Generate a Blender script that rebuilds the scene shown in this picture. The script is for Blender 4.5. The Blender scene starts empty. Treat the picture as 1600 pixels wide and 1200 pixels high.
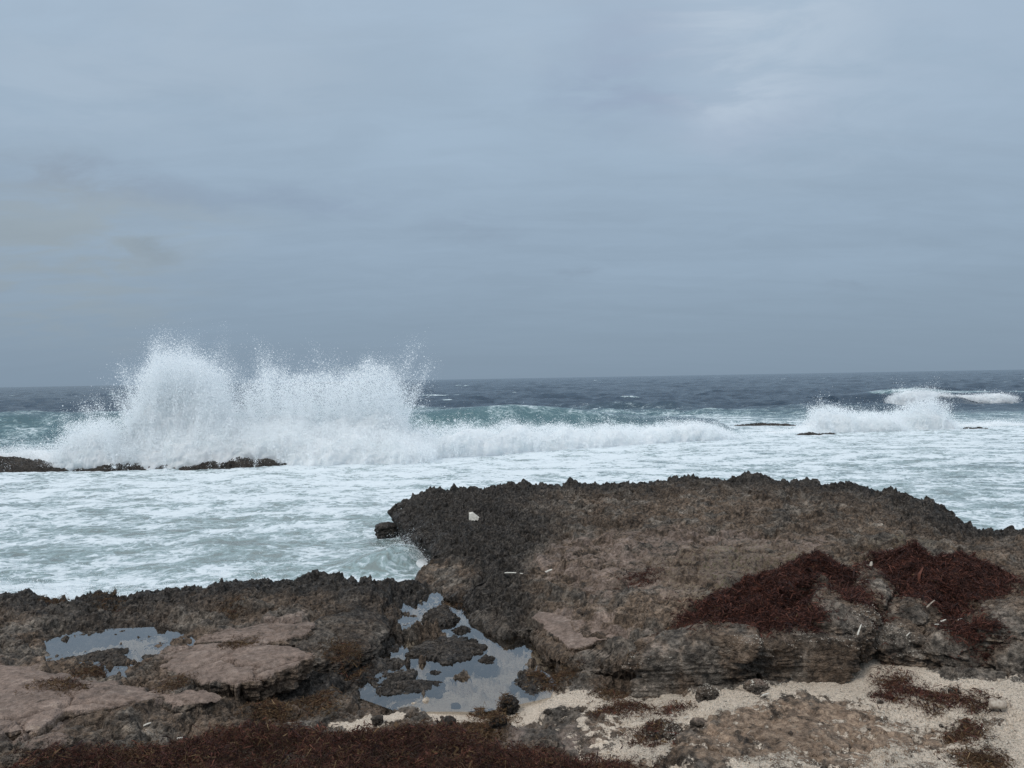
import bpy, math
import numpy as np
from mathutils import Matrix, Vector

# ------------------------------------------------------------------ camera, sky, sun, exposure
SC = bpy.context.scene
COL = SC.collection
CZ = 2.6                                   # eye height above the mean water level
FPX = 1209.0                               # focal length in pixels of a 1600 px wide picture
P_, R_ = math.atan(9 / FPX), math.radians(1.0)
cF = np.array([0, math.cos(P_), -math.sin(P_)])
r0, u0 = np.array([1.0, 0, 0]), np.array([0, math.sin(P_), math.cos(P_)])
cR = math.cos(R_) * r0 - math.sin(R_) * u0
cU = math.sin(R_) * r0 + math.cos(R_) * u0
cam = bpy.data.cameras.new('camera')
cam.sensor_width = 36
cam.lens = 36 * FPX / 1600
cam.clip_start = 0.1
cam.clip_end = 40000
camo = bpy.data.objects.new('camera', cam)
COL.objects.link(camo)
m = Matrix.Identity(4)
for i in range(3):
    m[i][0], m[i][1], m[i][2] = cR[i], cU[i], -cF[i]
m[2][3] = CZ
camo.matrix_world = m
SC.camera = camo


def pdir(u, v):
    d = cF + (u - 800) / FPX * cR - (v - 600) / FPX * cU
    return d / np.linalg.norm(d)


def at(u, v, z):
    """point of the level plane z seen at photograph pixel (u, v)"""
    d = pdir(u, v)
    t = (z - CZ) / d[2]
    return np.array([d[0] * t, d[1] * t, z])


def atd(u, v, dep):
    """point at depth dep (metres along y) seen at photograph pixel (u, v)"""
    d = pdir(u, v)
    return np.array([0, 0, CZ]) + d * (dep / d[1])


SC.view_settings.view_transform = 'Standard'
SC.view_settings.look = 'None'
SC.view_settings.exposure = 0.0
SC.view_settings.gamma = 1.0
SC.render.engine = 'CYCLES'
SC.cycles.use_denoising = True
SC.cycles.denoising_prefilter = 'NONE'
SC.cycles.max_bounces = 18
SC.cycles.diffuse_bounces = 16
SC.cycles.glossy_bounces = 3
SC.cycles.transparent_max_bounces = 12


class NT:
    """small wrapper that builds node trees"""
    def __init__(s, tree):
        s.t = tree
        s.n = tree.nodes
        s.n.clear()

    def new(s, typ, **kw):
        n = s.n.new(typ)
        for k, v in kw.items():
            setattr(n, k, v)
        return n

    def put(s, n, **ins):
        for k, v in ins.items():
            key = int(k[1:]) if k[0] == 'i' and k[1:].isdigit() else k.replace('_', ' ')
            sock = n.inputs[key]
            if isinstance(v, bpy.types.NodeSocket):
                s.t.links.new(v, sock)
            else:
                if hasattr(sock, 'default_value') and sock.type == 'RGBA' and len(v) == 3:
                    v = (*v, 1)
                sock.default_value = v
        return n

    def math(s, op, a, b=0.0, c=None, clamp=False):
        n = s.new('ShaderNodeMath', operation=op, use_clamp=clamp)
        s.put(n, i0=a, i1=b)
        if c is not None:
            s.put(n, i2=c)
        return n.outputs[0]

    def vmath(s, op, a, b=(0, 0, 0), scale=None):
        n = s.new('ShaderNodeVectorMath', operation=op)
        s.put(n, i0=a, i1=b)
        if scale is not None:
            s.put(n, Scale=scale)
        return n.outputs['Value'] if op in ('DOT_PRODUCT', 'LENGTH') else n.outputs[0]

    def mix(s, f, a, b, blend='MIX'):
        n = s.new('ShaderNodeMix', data_type='RGBA', blend_type=blend)
        s.put(n, i0=f, i6=a, i7=b)
        return n.outputs[2]

    def rng(s, v, a, b, c=0.0, d=1.0, smooth=True):
        n = s.new('ShaderNodeMapRange', interpolation_type='SMOOTHSTEP' if smooth else 'LINEAR')
        n.clamp = True
        s.put(n, i0=v, i1=a, i2=b, i3=c, i4=d)
        return n.outputs[0]

    def noise(s, vec, scale, detail=4.0, rough=0.5, dist=0.0):
        n = s.new('ShaderNodeTexNoise')
        s.put(n, Vector=vec, Scale=scale, Detail=detail, Roughness=rough, Distortion=dist)
        return n.outputs['Fac']

    def noisec(s, vec, scale, detail=3.0, rough=0.5):
        n = s.new('ShaderNodeTexNoise')
        s.put(n, Vector=vec, Scale=scale, Detail=detail, Roughness=rough)
        return n.outputs['Color']

    def vor(s, vec, scale, feature='F1', rand=1.0):
        n = s.new('ShaderNodeTexVoronoi', feature=feature)
        s.put(n, Vector=vec, Scale=scale, Randomness=rand)
        return n.outputs['Distance']

    def ramp(s, f, stops, interp='EASE'):
        n = s.new('ShaderNodeValToRGB')
        n.color_ramp.interpolation = interp
        e = n.color_ramp.elements
        while len(e) < len(stops):
            e.new(0.5)
        for el, (p, c) in zip(e, stops):
            el.position = p
            el.color = (*c, 1)
        s.put(n, Fac=f)
        return n.outputs[0]

    def attr(s, name):
        return s.new('ShaderNodeAttribute', attribute_name=name)

    def coords(s):
        return s.new('ShaderNodeTexCoord').outputs['Object']

    def mapping(s, vec, loc=(0, 0, 0), rot=(0, 0, 0), scale=(1, 1, 1)):
        n = s.new('ShaderNodeMapping')
        s.put(n, Vector=vec, Location=loc, Rotation=rot, Scale=scale)
        return n.outputs[0]

    def bump(s, h, strength, dist, normal=None):
        n = s.new('ShaderNodeBump')
        s.put(n, Height=h, Strength=strength, Distance=dist)
        if normal is not None:
            s.put(n, Normal=normal)
        return n.outputs[0]


SUN_EL, SUN_AZ = math.radians(52), math.radians(228)      # azimuth from +y, clockwise: high up, from the left and a little behind


def make_world():
    w = bpy.data.worlds.new('World')
    SC.world = w
    w.use_nodes = True
    N = NT(w.node_tree)
    d = N.new('ShaderNodeTexCoord').outputs['Generated']
    sep = N.put(N.new('ShaderNodeSeparateXYZ'), Vector=d)
    x, y, z = sep.outputs
    zc = N.math('MAXIMUM', z, 0.0)
    base = N.ramp(zc, [(0.0, (.212, .283, .362)), (.06, (.228, .305, .392)), (.16, (.272, .358, .455)), (.30, (.318, .412, .515)),
                       (.46, (.352, .447, .555)), (.70, (.75, .85, .96)), (1.0, (1.15, 1.22, 1.30))], 'LINEAR')
    den = N.math('ADD', zc, 0.16)
    cx, cy = N.math('DIVIDE', x, den), N.math('DIVIDE', y, den)
    cv = N.new('ShaderNodeCombineXYZ')
    N.put(cv, X=cx, Y=cy, Z=0.0)
    cv = cv.outputs[0]
    # layered stratus: broad sheets and finer wisps, drawn out along x
    n1 = N.noise(N.mapping(cv, scale=(.55, .85, 1), rot=(0, 0, .12)), 1.0, 5, .5, .4)
    n2 = N.noise(N.mapping(cv, loc=(4, 2, 0), scale=(.45, 2.2, 1), rot=(0, 0, .2)), 1.6, 6, .55, .8)
    n3 = N.noise(N.mapping(cv, loc=(9, 5, 0), scale=(1.0, 1.7, 1), rot=(0, 0, -.35)), 3.0, 8, .62, 1.0)
    lum = N.math('ADD', N.math('MULTIPLY', N.rng(n1, .3, .7, -1, 1), .045), N.math('MULTIPLY', N.rng(n2, .3, .7, -1, 1), .032))
    lum = N.math('ADD', lum, N.math('MULTIPLY', N.rng(n3, .3, .7, -1, 1), .024))
    fade = N.rng(zc, .01, .16, .25, 1.0)
    lum = N.math('MULTIPLY_ADD', lum, fade, 1.12)
    c = N.vmath('SCALE', base, scale=lum)
    warp = N.vmath('SUBTRACT', N.noisec(N.mapping(d, scale=(5, 5, 9)), 1.0, 5, .6), (.5, .5, .5))
    wd = N.vmath('ADD', d, N.vmath('SCALE', warp, scale=.13))

    n4 = N.noise(N.mapping(cv, loc=(2, 7, 0), scale=(1.3, 1.9, 1), rot=(0, 0, .5)), 2.2, 8, .6, .7)

    def blob(u, v, rad, col, amt, vec=wd, squash=1.0):
        p = pdir(u, v)
        dv = N.vmath('SUBTRACT', vec, tuple(float(q) for q in p))
        dv = N.vmath('MULTIPLY', dv, (1.0, 1.0, squash))
        l = N.vmath('LENGTH', dv)
        f = N.rng(l, 0.0, rad, amt, 0.0)
        return f, col
    for u, v, rad, col, amt, sq in [
            (1010, 80, .16, (.245, .315, .455), .75, 1.2), (1180, 170, .14, (.30, .36, .50), .45, 1.5), (1060, 140, .10, (.24, .30, .43), .5, 2.5),
            (1165, 135, .12, (.50, .60, .71), .65, 2.0), (1100, 100, .06, (.48, .58, .69), .5, 1.0), (1190, 10, .25, (.50, .595, .70), .8, 1.0), (330, 60, .30, (.42, .515, .62), .5, 2.5), (870, 20, .17, (.42, .52, .63), .5, 2.0),
            (60, 130, .24, (.43, .53, .64), .45, 2.2), (150, 300, .20, (.26, .33, .44), .6, 5.0), (470, 310, .16, (.27, .345, .46), .5, 5.0),
            (60, 390, .26, (.315, .365, .39), .6, 2.0), (200, 345, .22, (.35, .42, .47), .45, 6.0), (735, 355, .10, (.25, .32, .42), .3, 4.0),
            (900, 428, .045, (.22, .28, .36), .35, 3.5), (1330, 433, .05, (.22, .28, .36), .35, 5.0), (225, 400, .05, (.24, .29, .33), .4, 2.0),
            (1500, 60, .26, (.40, .50, .62), .5, 1.6)]:
        f, col = blob(u, v, rad, col, amt, squash=sq)
        f = N.math('MULTIPLY', f, N.rng(n4, .36, .62, .25, 1.15), clamp=True)
        c = N.mix(f, c, col)
    sky = N.new('ShaderNodeTexSky', sky_type='NISHITA')
    sky.sun_disc = False
    sky.sun_elevation = SUN_EL
    sky.sun_rotation = SUN_AZ
    sky.dust_density = 3.0
    c10 = N.vmath('SCALE', c, scale=10.0)
    col = N.mix(0.06, c10, sky.outputs[0])
    bg = N.put(N.new('ShaderNodeBackground'), Color=col, Strength=0.1)
    N.t.links.new(bg.outputs[0], N.new('ShaderNodeOutputWorld').inputs[0])


make_world()
sun = bpy.data.lights.new('sun', 'SUN')
sun.energy = 1.35
sun.angle = math.radians(18)
sun.color = (1.0, .955, .89)
suno = bpy.data.objects.new('sun', sun)
COL.objects.link(suno)
sd = Vector((math.sin(SUN_AZ) * math.cos(SUN_EL), math.cos(SUN_AZ) * math.cos(SUN_EL), math.sin(SUN_EL)))
suno.rotation_euler = sd.to_track_quat('Z', 'Y').to_euler()

# ------------------------------------------------------------------ noise
RNG = np.random.default_rng(11)
PERM = np.tile(RNG.permutation(256), 3).astype(np.int32)
_a = RNG.uniform(0, 2 * np.pi, 256)
G2 = np.stack([np.cos(_a), np.sin(_a)], 1).astype(np.float32)
_g = RNG.normal(size=(256, 3))
G3 = (_g / np.linalg.norm(_g, axis=1, keepdims=True)).astype(np.float32)
J2 = RNG.uniform(0, 1, (256, 2)).astype(np.float32)


def perlin2(x, y):
    x = np.asarray(x, np.float32); y = np.asarray(y, np.float32)
    xi = np.floor(x).astype(np.int32); yi = np.floor(y).astype(np.int32)
    xf = x - xi; yf = y - yi
    xi &= 255; yi &= 255
    u = xf * xf * xf * (xf * (xf * 6 - 15) + 10); v = yf * yf * yf * (yf * (yf * 6 - 15) + 10)

    def g(ix, iy, fx, fy):
        q = G2[PERM[PERM[ix & 255] + (iy & 255)]]
        return q[..., 0] * fx + q[..., 1] * fy
    a = g(xi, yi, xf, yf); b = g(xi + 1, yi, xf - 1, yf)
    c = g(xi, yi + 1, xf, yf - 1); d = g(xi + 1, yi + 1, xf - 1, yf - 1)
    return (a + u * (b - a) + v * ((c + u * (d - c)) - (a + u * (b - a)))) * 1.4


def perlin3(x, y, z):
    x = np.asarray(x, np.float32); y = np.asarray(y, np.float32); z = np.asarray(z, np.float32)
    xi = np.floor(x).astype(np.int32); yi = np.floor(y).astype(np.int32); zi = np.floor(z).astype(np.int32)
    xf = x - xi; yf = y - yi; zf = z - zi
    u = xf * xf * (3 - 2 * xf); v = yf * yf * (3 - 2 * yf); w = zf * zf * (3 - 2 * zf)
    out = 0
    for dx in (0, 1):
        wx = u if dx else 1 - u
        for dy in (0, 1):
            wy = v if dy else 1 - v
            h = PERM[PERM[(xi + dx) & 255] + ((yi + dy) & 255)]
            for dz in (0, 1):
                wz = w if dz else 1 - w
                q = G3[PERM[h + ((zi + dz) & 255)]]
                out = out + wx * wy * wz * (q[..., 0] * (xf - dx) + q[..., 1] * (yf - dy) + q[..., 2] * (zf - dz))
    return out * 1.5


def fbm2(x, y, s, octs, gain=.5, seed=0, ridged=False):
    o = 0; a = 1.0; t = 0
    for k in range(octs):
        n = perlin2(x * s + seed * 7.31 + k * 13.7, y * s - seed * 3.77 + k * 5.1)
        if ridged:
            n = 1 - 2 * np.abs(n)
        o = o + a * n; t += a; a *= gain; s *= 2.03
    return o / t


def fbm3(x, y, z, s, octs, gain=.5, seed=0, ridged=False):
    o = 0; a = 1.0; t = 0
    for k in range(octs):
        n = perlin3(x * s + seed * 7.31 + k * 13.7, y * s - seed * 3.77, z * s + seed * 1.9 + k * 5.1)
        if ridged:
            n = 1 - 2 * np.abs(n)
        o = o + a * n; t += a; a *= gain; s *= 2.03
    return o / t


def worley2(x, y, s, seed=0):
    x = x * s + seed * 11.3; y = y * s + seed * 4.7
    xi = np.floor(x).astype(np.int32); yi = np.floor(y).astype(np.int32)
    best = np.full(x.shape, 9.0, np.float32); sec = best.copy()
    for dx in (-1, 0, 1):
        for dy in (-1, 0, 1):
            j = J2[PERM[PERM[(xi + dx) & 255] + ((yi + dy) & 255)]]
            d = (xi + dx + j[..., 0] - x) ** 2 + (yi + dy + j[..., 1] - y) ** 2
            sec = np.minimum(sec, np.maximum(best, d)); best = np.minimum(best, d)
    return np.sqrt(best), np.sqrt(sec)


def sstep(a, b, x):
    t = np.clip((x - a) / (b - a), 0, 1)
    return t * t * (3 - 2 * t)


def poly_sdf(px, py, poly):
    """signed distance, positive inside, and the outward unit direction"""
    best = np.full(px.shape, 1e9, np.float32); nx = np.zeros_like(best); ny = np.zeros_like(best)
    ins = np.zeros(px.shape, bool)
    n = len(poly)
    for i in range(n):
        ax, ay = poly[i][0], poly[i][1]; bx, by = poly[(i + 1) % n][0], poly[(i + 1) % n][1]
        ex, ey = bx - ax, by - ay
        t = np.clip(((px - ax) * ex + (py - ay) * ey) / (ex * ex + ey * ey + 1e-12), 0, 1)
        dx = px - (ax + t * ex); dy = py - (ay + t * ey)
        d = dx * dx + dy * dy
        k = d < best
        best = np.where(k, d, best); nx = np.where(k, dx, nx); ny = np.where(k, dy, ny)
        c = ((ay > py) != (by > py)) & (px < (bx - ax) * (py - ay) / (by - ay + 1e-12) + ax)
        ins ^= c
    d = np.sqrt(best)
    sg = np.where(ins, 1.0, -1.0)
    return d * sg, -sg * nx / (d + 1e-6), -sg * ny / (d + 1e-6)


class RBF:
    """thin plate spline through points (x, y) -> value, slightly smoothed"""
    def __init__(s, pts, lam=.02):
        p = np.array(pts, float)
        s.p = p[:, :2]
        n = len(p)
        K = s.k(np.linalg.norm(s.p[:, None] - s.p[None], axis=2)) + lam * np.eye(n)
        A = np.zeros((n + 3, n + 3)); A[:n, :n] = K; A[:n, n] = 1; A[:n, n + 1:] = s.p
        A[n:, :n] = A[:n, n:].T
        s.w = np.linalg.solve(A, np.r_[p[:, 2], 0, 0, 0])
        s.lo, s.hi = p[:, 2].min(), p[:, 2].max()

    @staticmethod
    def k(r):
        return r * r * np.log(r + 1e-6)

    def __call__(s, x, y):
        o = s.w[-3] + s.w[-2] * x + s.w[-1] * y
        for (a, b), w in zip(s.p, s.w):
            o = o + w * s.k(np.hypot(x - a, y - b))
        return np.clip(o, s.lo, s.hi)


# ------------------------------------------------------------------ object helpers
def tag(o, label=None, cat=None, group=None, kind=None):
    if label: o['label'] = label
    if cat: o['category'] = cat
    if group: o['group'] = group
    if kind: o['kind'] = kind
    return o


def mesh_obj(name, V, quads=None, tris=None, mats=(), attrs=None, smooth=True, parent=None):
    me = bpy.data.meshes.new(name)
    V = np.asarray(V, np.float32)
    me.vertices.add(len(V)); me.vertices.foreach_set('co', V.ravel())
    if quads is None: quads = np.zeros((0, 4), int)
    if tris is None: tris = np.zeros((0, 3), int)
    nq, nt = len(quads), len(tris)
    idx = np.r_[np.asarray(quads, np.int32).ravel(), np.asarray(tris, np.int32).ravel()].astype(np.int32)
    me.loops.add(len(idx)); me.loops.foreach_set('vertex_index', idx)
    me.polygons.add(nq + nt)
    st = np.r_[np.arange(nq) * 4, nq * 4 + np.arange(nt) * 3].astype(np.int32)
    me.polygons.foreach_set('loop_start', st)
    me.polygons.foreach_set('use_smooth', np.full(nq + nt, smooth))
    for k, v in (attrs or {}).items():
        v = np.asarray(v, np.float32)
        if v.ndim == 1:
            a = me.attributes.new(k, 'FLOAT', 'POINT'); a.data.foreach_set('value', v)
        else:
            a = me.attributes.new(k, 'FLOAT_COLOR', 'POINT')
            if v.shape[1] == 3: v = np.c_[v, np.ones(len(v), np.float32)]
            a.data.foreach_set('color', v.ravel())
    me.update(calc_edges=True)
    for mt in mats: me.materials.append(mt)
    o = bpy.data.objects.new(name, me)
    COL.objects.link(o)
    if parent is not None: o.parent = parent
    return o


def grid_quads(nr, nc, wrap=False):
    i = np.arange(nr - 1)[:, None] * nc
    j = np.arange(nc if wrap else nc - 1)[None]
    j2 = (j + 1) % nc
    return np.stack([i + j, i + j2, i + nc + j2, i + nc + j], -1).reshape(-1, 4)


def material(name):
    mt = bpy.data.materials.new(name)
    mt.use_nodes = True
    return mt, NT(mt.node_tree)


def finish(N, sh):
    N.t.links.new(sh, N.new('ShaderNodeOutputMaterial').inputs[0])


# ------------------------------------------------------------------ materials
def rock_material():
    """limestone: attribute 'surf' holds r = dark wet karst, g = pink bare stone, b = sand, a = ochre stone / green film"""
    mt, N = material('pitted_limestone')
    P = N.coords()
    at_ = N.attr('surf')
    s = N.put(N.new('ShaderNodeSeparateColor'), Color=at_.outputs['Color'])
    dark, pink, sand = s.outputs
    ochre = at_.outputs['Alpha']
    green = N.attr('film').outputs['Fac']
    n1 = N.noise(P, 2.1, 6, .62, .4); n2 = N.noise(P, 6.0, 7, .66, .5); n3 = N.noise(P, 32.0, 5, .65); n4 = N.noise(P, 140.0, 3, .6)
    n5 = N.noise(P, 16.0, 6, .7, .3)
    grey = N.ramp(n2, [(.30, (.034, .029, .024)), (.45, (.110, .092, .075)), (.56, (.20, .167, .135)), (.70, (.33, .282, .232))])
    brown = N.ramp(n2, [(.30, (.036, .026, .019)), (.5, (.135, .095, .066)), (.70, (.26, .190, .136))])
    c = N.mix(N.rng(n1, .40, .54), grey, brown)
    lav = N.ramp(N.math('MULTIPLY_ADD', n2, .65, N.math('MULTIPLY', n5, .35)), [(.32, (.150, .102, .078)), (.5, (.232, .168, .134)), (.68, (.31, .240, .198))])
    pk = N.math('ADD', pink, N.math('MULTIPLY', N.math('SUBTRACT', n2, .5), 2.2), clamp=False)
    c = N.mix(N.rng(pk, .35, .75), c, lav)
    dk = N.ramp(n3, [(.28, (.018, .0155, .0135)), (.5, (.045, .038, .032)), (.72, (.095, .080, .066))])
    df = N.math('ADD', dark, N.math('MULTIPLY', N.math('SUBTRACT', N.math('MULTIPLY_ADD', n2, .5, N.math('MULTIPLY', n1, .5)), .5), 3.0))
    c = N.mix(N.rng(df, .2, .9), c, dk)
    gf = N.math('MULTIPLY', green, N.math('MULTIPLY', N.rng(n3, .42, .62), N.rng(n2, .42, .6)))
    c = N.mix(N.math('MULTIPLY', gf, .8), c, (.082, .080, .032))
    oc = N.ramp(n5, [(.28, (.14, .098, .070)), (.45, (.29, .200, .138)), (.6, (.38, .275, .195)), (.75, (.47, .37, .275))])
    of = N.math('ADD', ochre, N.math('MULTIPLY', N.math('SUBTRACT', n2, .5), 2.0))
    c = N.mix(N.rng(of, .35, .75), c, oc)
    var = N.rng(N.math('MULTIPLY_ADD', n5, .5, N.math('MULTIPLY', n3, .5)), .38, .62, .42, 1.62)
    pm = N.math('MULTIPLY', N.math('MAXIMUM', N.rng(pk, .35, .75), N.rng(of, .35, .75)), .6)
    vm = N.new('ShaderNodeMix', data_type='FLOAT'); N.put(vm, i0=pm, i2=var, i3=1.0)
    var = vm.outputs[0]
    tone = N.attr('tone').outputs['Fac']
    var = N.math('MULTIPLY', var, N.math('MULTIPLY_ADD', tone, .44, .80))
    c = N.vmath('SCALE', c, scale=var)
    # salt and lichen specks, dark pits
    c = N.mix(N.math('MULTIPLY', N.rng(n4, .58, .68), N.math('MULTIPLY_ADD', dark, -.25, .36)), c, (.27, .235, .20))
    c = N.mix(N.math('MULTIPLY', N.rng(n4, .44, .32), .75), c, (.022, .019, .016))
    # sand of coarse coral grains
    g1 = N.new('ShaderNodeTexVoronoi'); N.put(g1, Vector=P, Scale=230.0)
    gv = N.put(N.new('ShaderNodeSeparateColor'), Color=g1.outputs['Color']).outputs[0]
    sc = N.ramp(gv, [(0, (.30, .225, .165)), (.14, (.54, .43, .33)), (.5, (.68, .56, .445)), (1, (.78, .68, .56))], 'LINEAR')
    sc = N.mix(N.math('MULTIPLY', N.rng(n1, .35, .7), .35), sc, (.36, .31, .25))
    sf = N.math('ADD', sand, N.math('MULTIPLY', N.math('SUBTRACT', N.noise(P, 11.0, 7, .7, .2), .5), 2.2))
    sf = N.rng(sf, .46, .55)
    c = N.mix(sf, c, sc)
    h = N.math('ADD', N.math('MULTIPLY', N.noise(P, 45.0, 5, .62), 1.0), N.math('MULTIPLY', N.rng(N.vor(P, 60.0), .0, .35), .5))
    hs = N.math('MULTIPLY', g1.outputs['Distance'], -.35)
    hh = N.new('ShaderNodeMix', data_type='FLOAT'); N.put(hh, i0=sf, i2=h, i3=hs)
    nb = N.bump(N.noise(P, 13.0, 6, .6, .3), N.math('MULTIPLY_ADD', sf, -.35, N.math('MULTIPLY_ADD', N.math('MINIMUM', pink, 1.0), -.18, .45)), .08)
    nrm = N.bump(hh.outputs[0], N.math('MULTIPLY_ADD', N.math('MINIMUM', pink, 1.0), -.35, .8), .03, nb)
    wet = N.attr('wet').outputs['Fac']
    wf = N.math('MULTIPLY', wet, N.rng(n2, .35, .6))
    ro = N.math('MULTIPLY_ADD', wf, -.5, .88)
    c = N.mix(N.math('MULTIPLY', wf, .35), c, N.vmath('SCALE', c, scale=.45))
    b = N.put(N.new('ShaderNodeBsdfPrincipled'), Base_Color=c, Roughness=ro, Normal=nrm)
    b.inputs['Specular IOR Level'].default_value = .3
    finish(N, b.outputs[0])
    return mt


def sea_material():
    mt, N = material('sea_water')
    P = N.coords()
    foam = N.attr('foam').outputs['Fac']; teal = N.attr('teal').outputs['Fac']; near = N.attr('near').outputs['Fac']
    sep = N.put(N.new('ShaderNodeSeparateXYZ'), Vector=P)
    flat = N.new('ShaderNodeCombineXYZ'); N.put(flat, X=sep.outputs[0], Y=sep.outputs[1], Z=0.0)
    q = flat.outputs[0]
    warp = N.vmath('SUBTRACT', N.noisec(q, .9, 4, .6), (.5, .5, .5))
    q2 = N.vmath('ADD', q, N.vmath('SCALE', warp, scale=1.1))
    warp2 = N.vmath('SUBTRACT', N.noisec(q2, 5.0, 3, .6), (.5, .5, .5))
    q3 = N.vmath('ADD', q2, N.vmath('SCALE', warp2, scale=.16))
    qs = N.mapping(q3, rot=(0, 0, .1), scale=(.62, 1.0, 1))
    big = N.noise(qs, 1.15, 7, .66, .25)
    fine = N.noise(N.mapping(q3, loc=(7, 3, 0)), 8.0, 6, .68, .3)
    lace = N.math('SUBTRACT', 1.0, N.rng(N.vor(qs, 3.8, 'DISTANCE_TO_EDGE'), 0, .3, smooth=False))
    lace2 = N.math('SUBTRACT', 1.0, N.rng(N.vor(q3, 10.0, 'DISTANCE_TO_EDGE'), 0, .3, smooth=False))
    pat = N.math('ADD', N.math('MULTIPLY', N.rng(big, .3, .7, 0, 1, False), .50), N.math('MULTIPLY', N.rng(fine, .3, .7, 0, 1, False), .24))
    pat = N.math('ADD', pat, N.math('ADD', N.math('MULTIPLY', lace, .17), N.math('MULTIPLY', lace2, .09)))
    thr = N.math('MULTIPLY_ADD', foam, -.47, .795)
    d = N.math('SUBTRACT', pat, thr)
    ff = N.rng(d, -.085, .13)
    ff = N.math('MULTIPLY', ff, N.rng(foam, .02, .1))
    body = N.mix(teal, (.008, .030, .056), (.058, .128, .145))
    body = N.mix(near, body, (.185, .222, .213))
    body = N.mix(N.math('MULTIPLY', N.rng(d, -.22, -.02), N.math('MULTIPLY', N.rng(foam, .05, .3), .72)), body, (.26, .36, .37))
    wb = N.math('ADD', N.math('MULTIPLY', N.noise(N.mapping(q, scale=(.6, 1, 1)), 2.2, 5, .6), 1.0), N.math('MULTIPLY', N.noise(q, 9.0, 4, .6), .3))
    nl = N.bump(N.noise(N.mapping(q, scale=(.5, 1, 1)), .45, 4, .55), .6, .9)
    nw = N.bump(wb, .6, .25, nl)
    w = N.put(N.new('ShaderNodeBsdfPrincipled'), Base_Color=body, Roughness=.14, IOR=1.33, Normal=nw)
    fb = N.bump(N.math('ADD', N.math('MULTIPLY', ff, .5), N.math('ADD', N.math('MULTIPLY', fine, .8), N.noise(q3, 22.0, 5, .7))), .55, .09)
    fcol = N.mix(N.rng(d, -.02, .22), (.54, .62, .655), (.73, .79, .82))
    f = N.put(N.new('ShaderNodeBsdfPrincipled'), Base_Color=fcol, Roughness=.8, Normal=fb)
    f.inputs['Specular IOR Level'].default_value = .1
    mx = N.put(N.new('ShaderNodeMixShader'), i0=ff, i1=w.outputs[0], i2=f.outputs[0])
    finish(N, mx.outputs[0])
    return mt


def spray_material(name, col=(.975, .985, .99), tr=.5):
    mt, N = material(name)
    a = N.put(N.new('ShaderNodeBsdfDiffuse'), Color=col)
    b = N.put(N.new('ShaderNodeBsdfTranslucent'), Color=col)
    mx = N.put(N.new('ShaderNodeMixShader'), i0=tr, i1=a.outputs[0], i2=b.outputs[0])
    finish(N, mx.outputs[0])
    return mt


def whitewater_material():
    mt, N = material('whitewater_foam')
    P = N.coords()
    h = N.math('ADD', N.noise(P, 2.4, 8, .66, .3), N.math('MULTIPLY', N.noise(P, 16.0, 5, .7), .3))
    c = N.mix(N.rng(N.noise(P, 2.0, 6, .65, .5), .35, .6), (.90, .935, .945), (.96, .97, .975))
    b = N.put(N.new('ShaderNodeBsdfDiffuse'), Color=c, Normal=N.bump(h, .45, .15))
    t = N.put(N.new('ShaderNodeBsdfTranslucent'), Color=c)
    mx = N.put(N.new('ShaderNodeMixShader'), i0=.35, i1=b.outputs[0], i2=t.outputs[0])
    finish(N, mx.outputs[0])
    return mt


def pool_material():
    mt, N = material('still_pool_water')
    P = N.coords()
    nrm = N.bump(N.noise(P, 6.0, 3, .5), .05, .02)
    g = N.put(N.new('ShaderNodeBsdfGlossy'), Color=(1, 1, 1), Roughness=.015, Normal=nrm)
    t = N.put(N.new('ShaderNodeBsdfTransparent'), Color=(.72, .72, .70))
    f = N.put(N.new('ShaderNodeFresnel'), IOR=1.36, Normal=nrm)
    ff = N.math('MULTIPLY_ADD', f.outputs[0], 1.25, .12)
    mx = N.put(N.new('ShaderNodeMixShader'), i0=ff, i1=t.outputs[0], i2=g.outputs[0])
    finish(N, mx.outputs[0])
    return mt


def weed_material():
    mt, N = material('dried_sargassum')
    c = N.attr('tint').outputs['Color']
    b = N.put(N.new('ShaderNodeBsdfPrincipled'), Base_Color=c, Roughness=.75)
    b.inputs['Specular IOR Level'].default_value = .25
    finish(N, b.outputs[0])
    return mt


def plain_material(name, c1, c2, scale, rough=.7, bump=.4):
    mt, N = material(name)
    P = N.coords()
    n = N.noise(P, scale, 6, .6)
    b = N.put(N.new('ShaderNodeBsdfPrincipled'), Base_Color=N.mix(N.rng(n, .35, .65), c1, c2), Roughness=rough,
              Normal=N.bump(N.noise(P, scale * 3, 5, .65), bump, .01))
    finish(N, b.outputs[0])
    return mt


M_ROCK = rock_material(); M_SEA = sea_material(); M_POOL = pool_material(); M_WEED = weed_material()
M_SPRAY = spray_material('spray_droplets'); M_FOAM = whitewater_material()
M_SHELL = plain_material('bleached_coral', (.42, .39, .34), (.62, .59, .52), 30)
M_WOOD = plain_material('weathered_driftwood', (.22, .17, .13), (.42, .36, .29), 40)
M_GRAIN = plain_material('coral_gravel', (.26, .22, .18), (.58, .53, .45), 60, .9)

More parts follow.
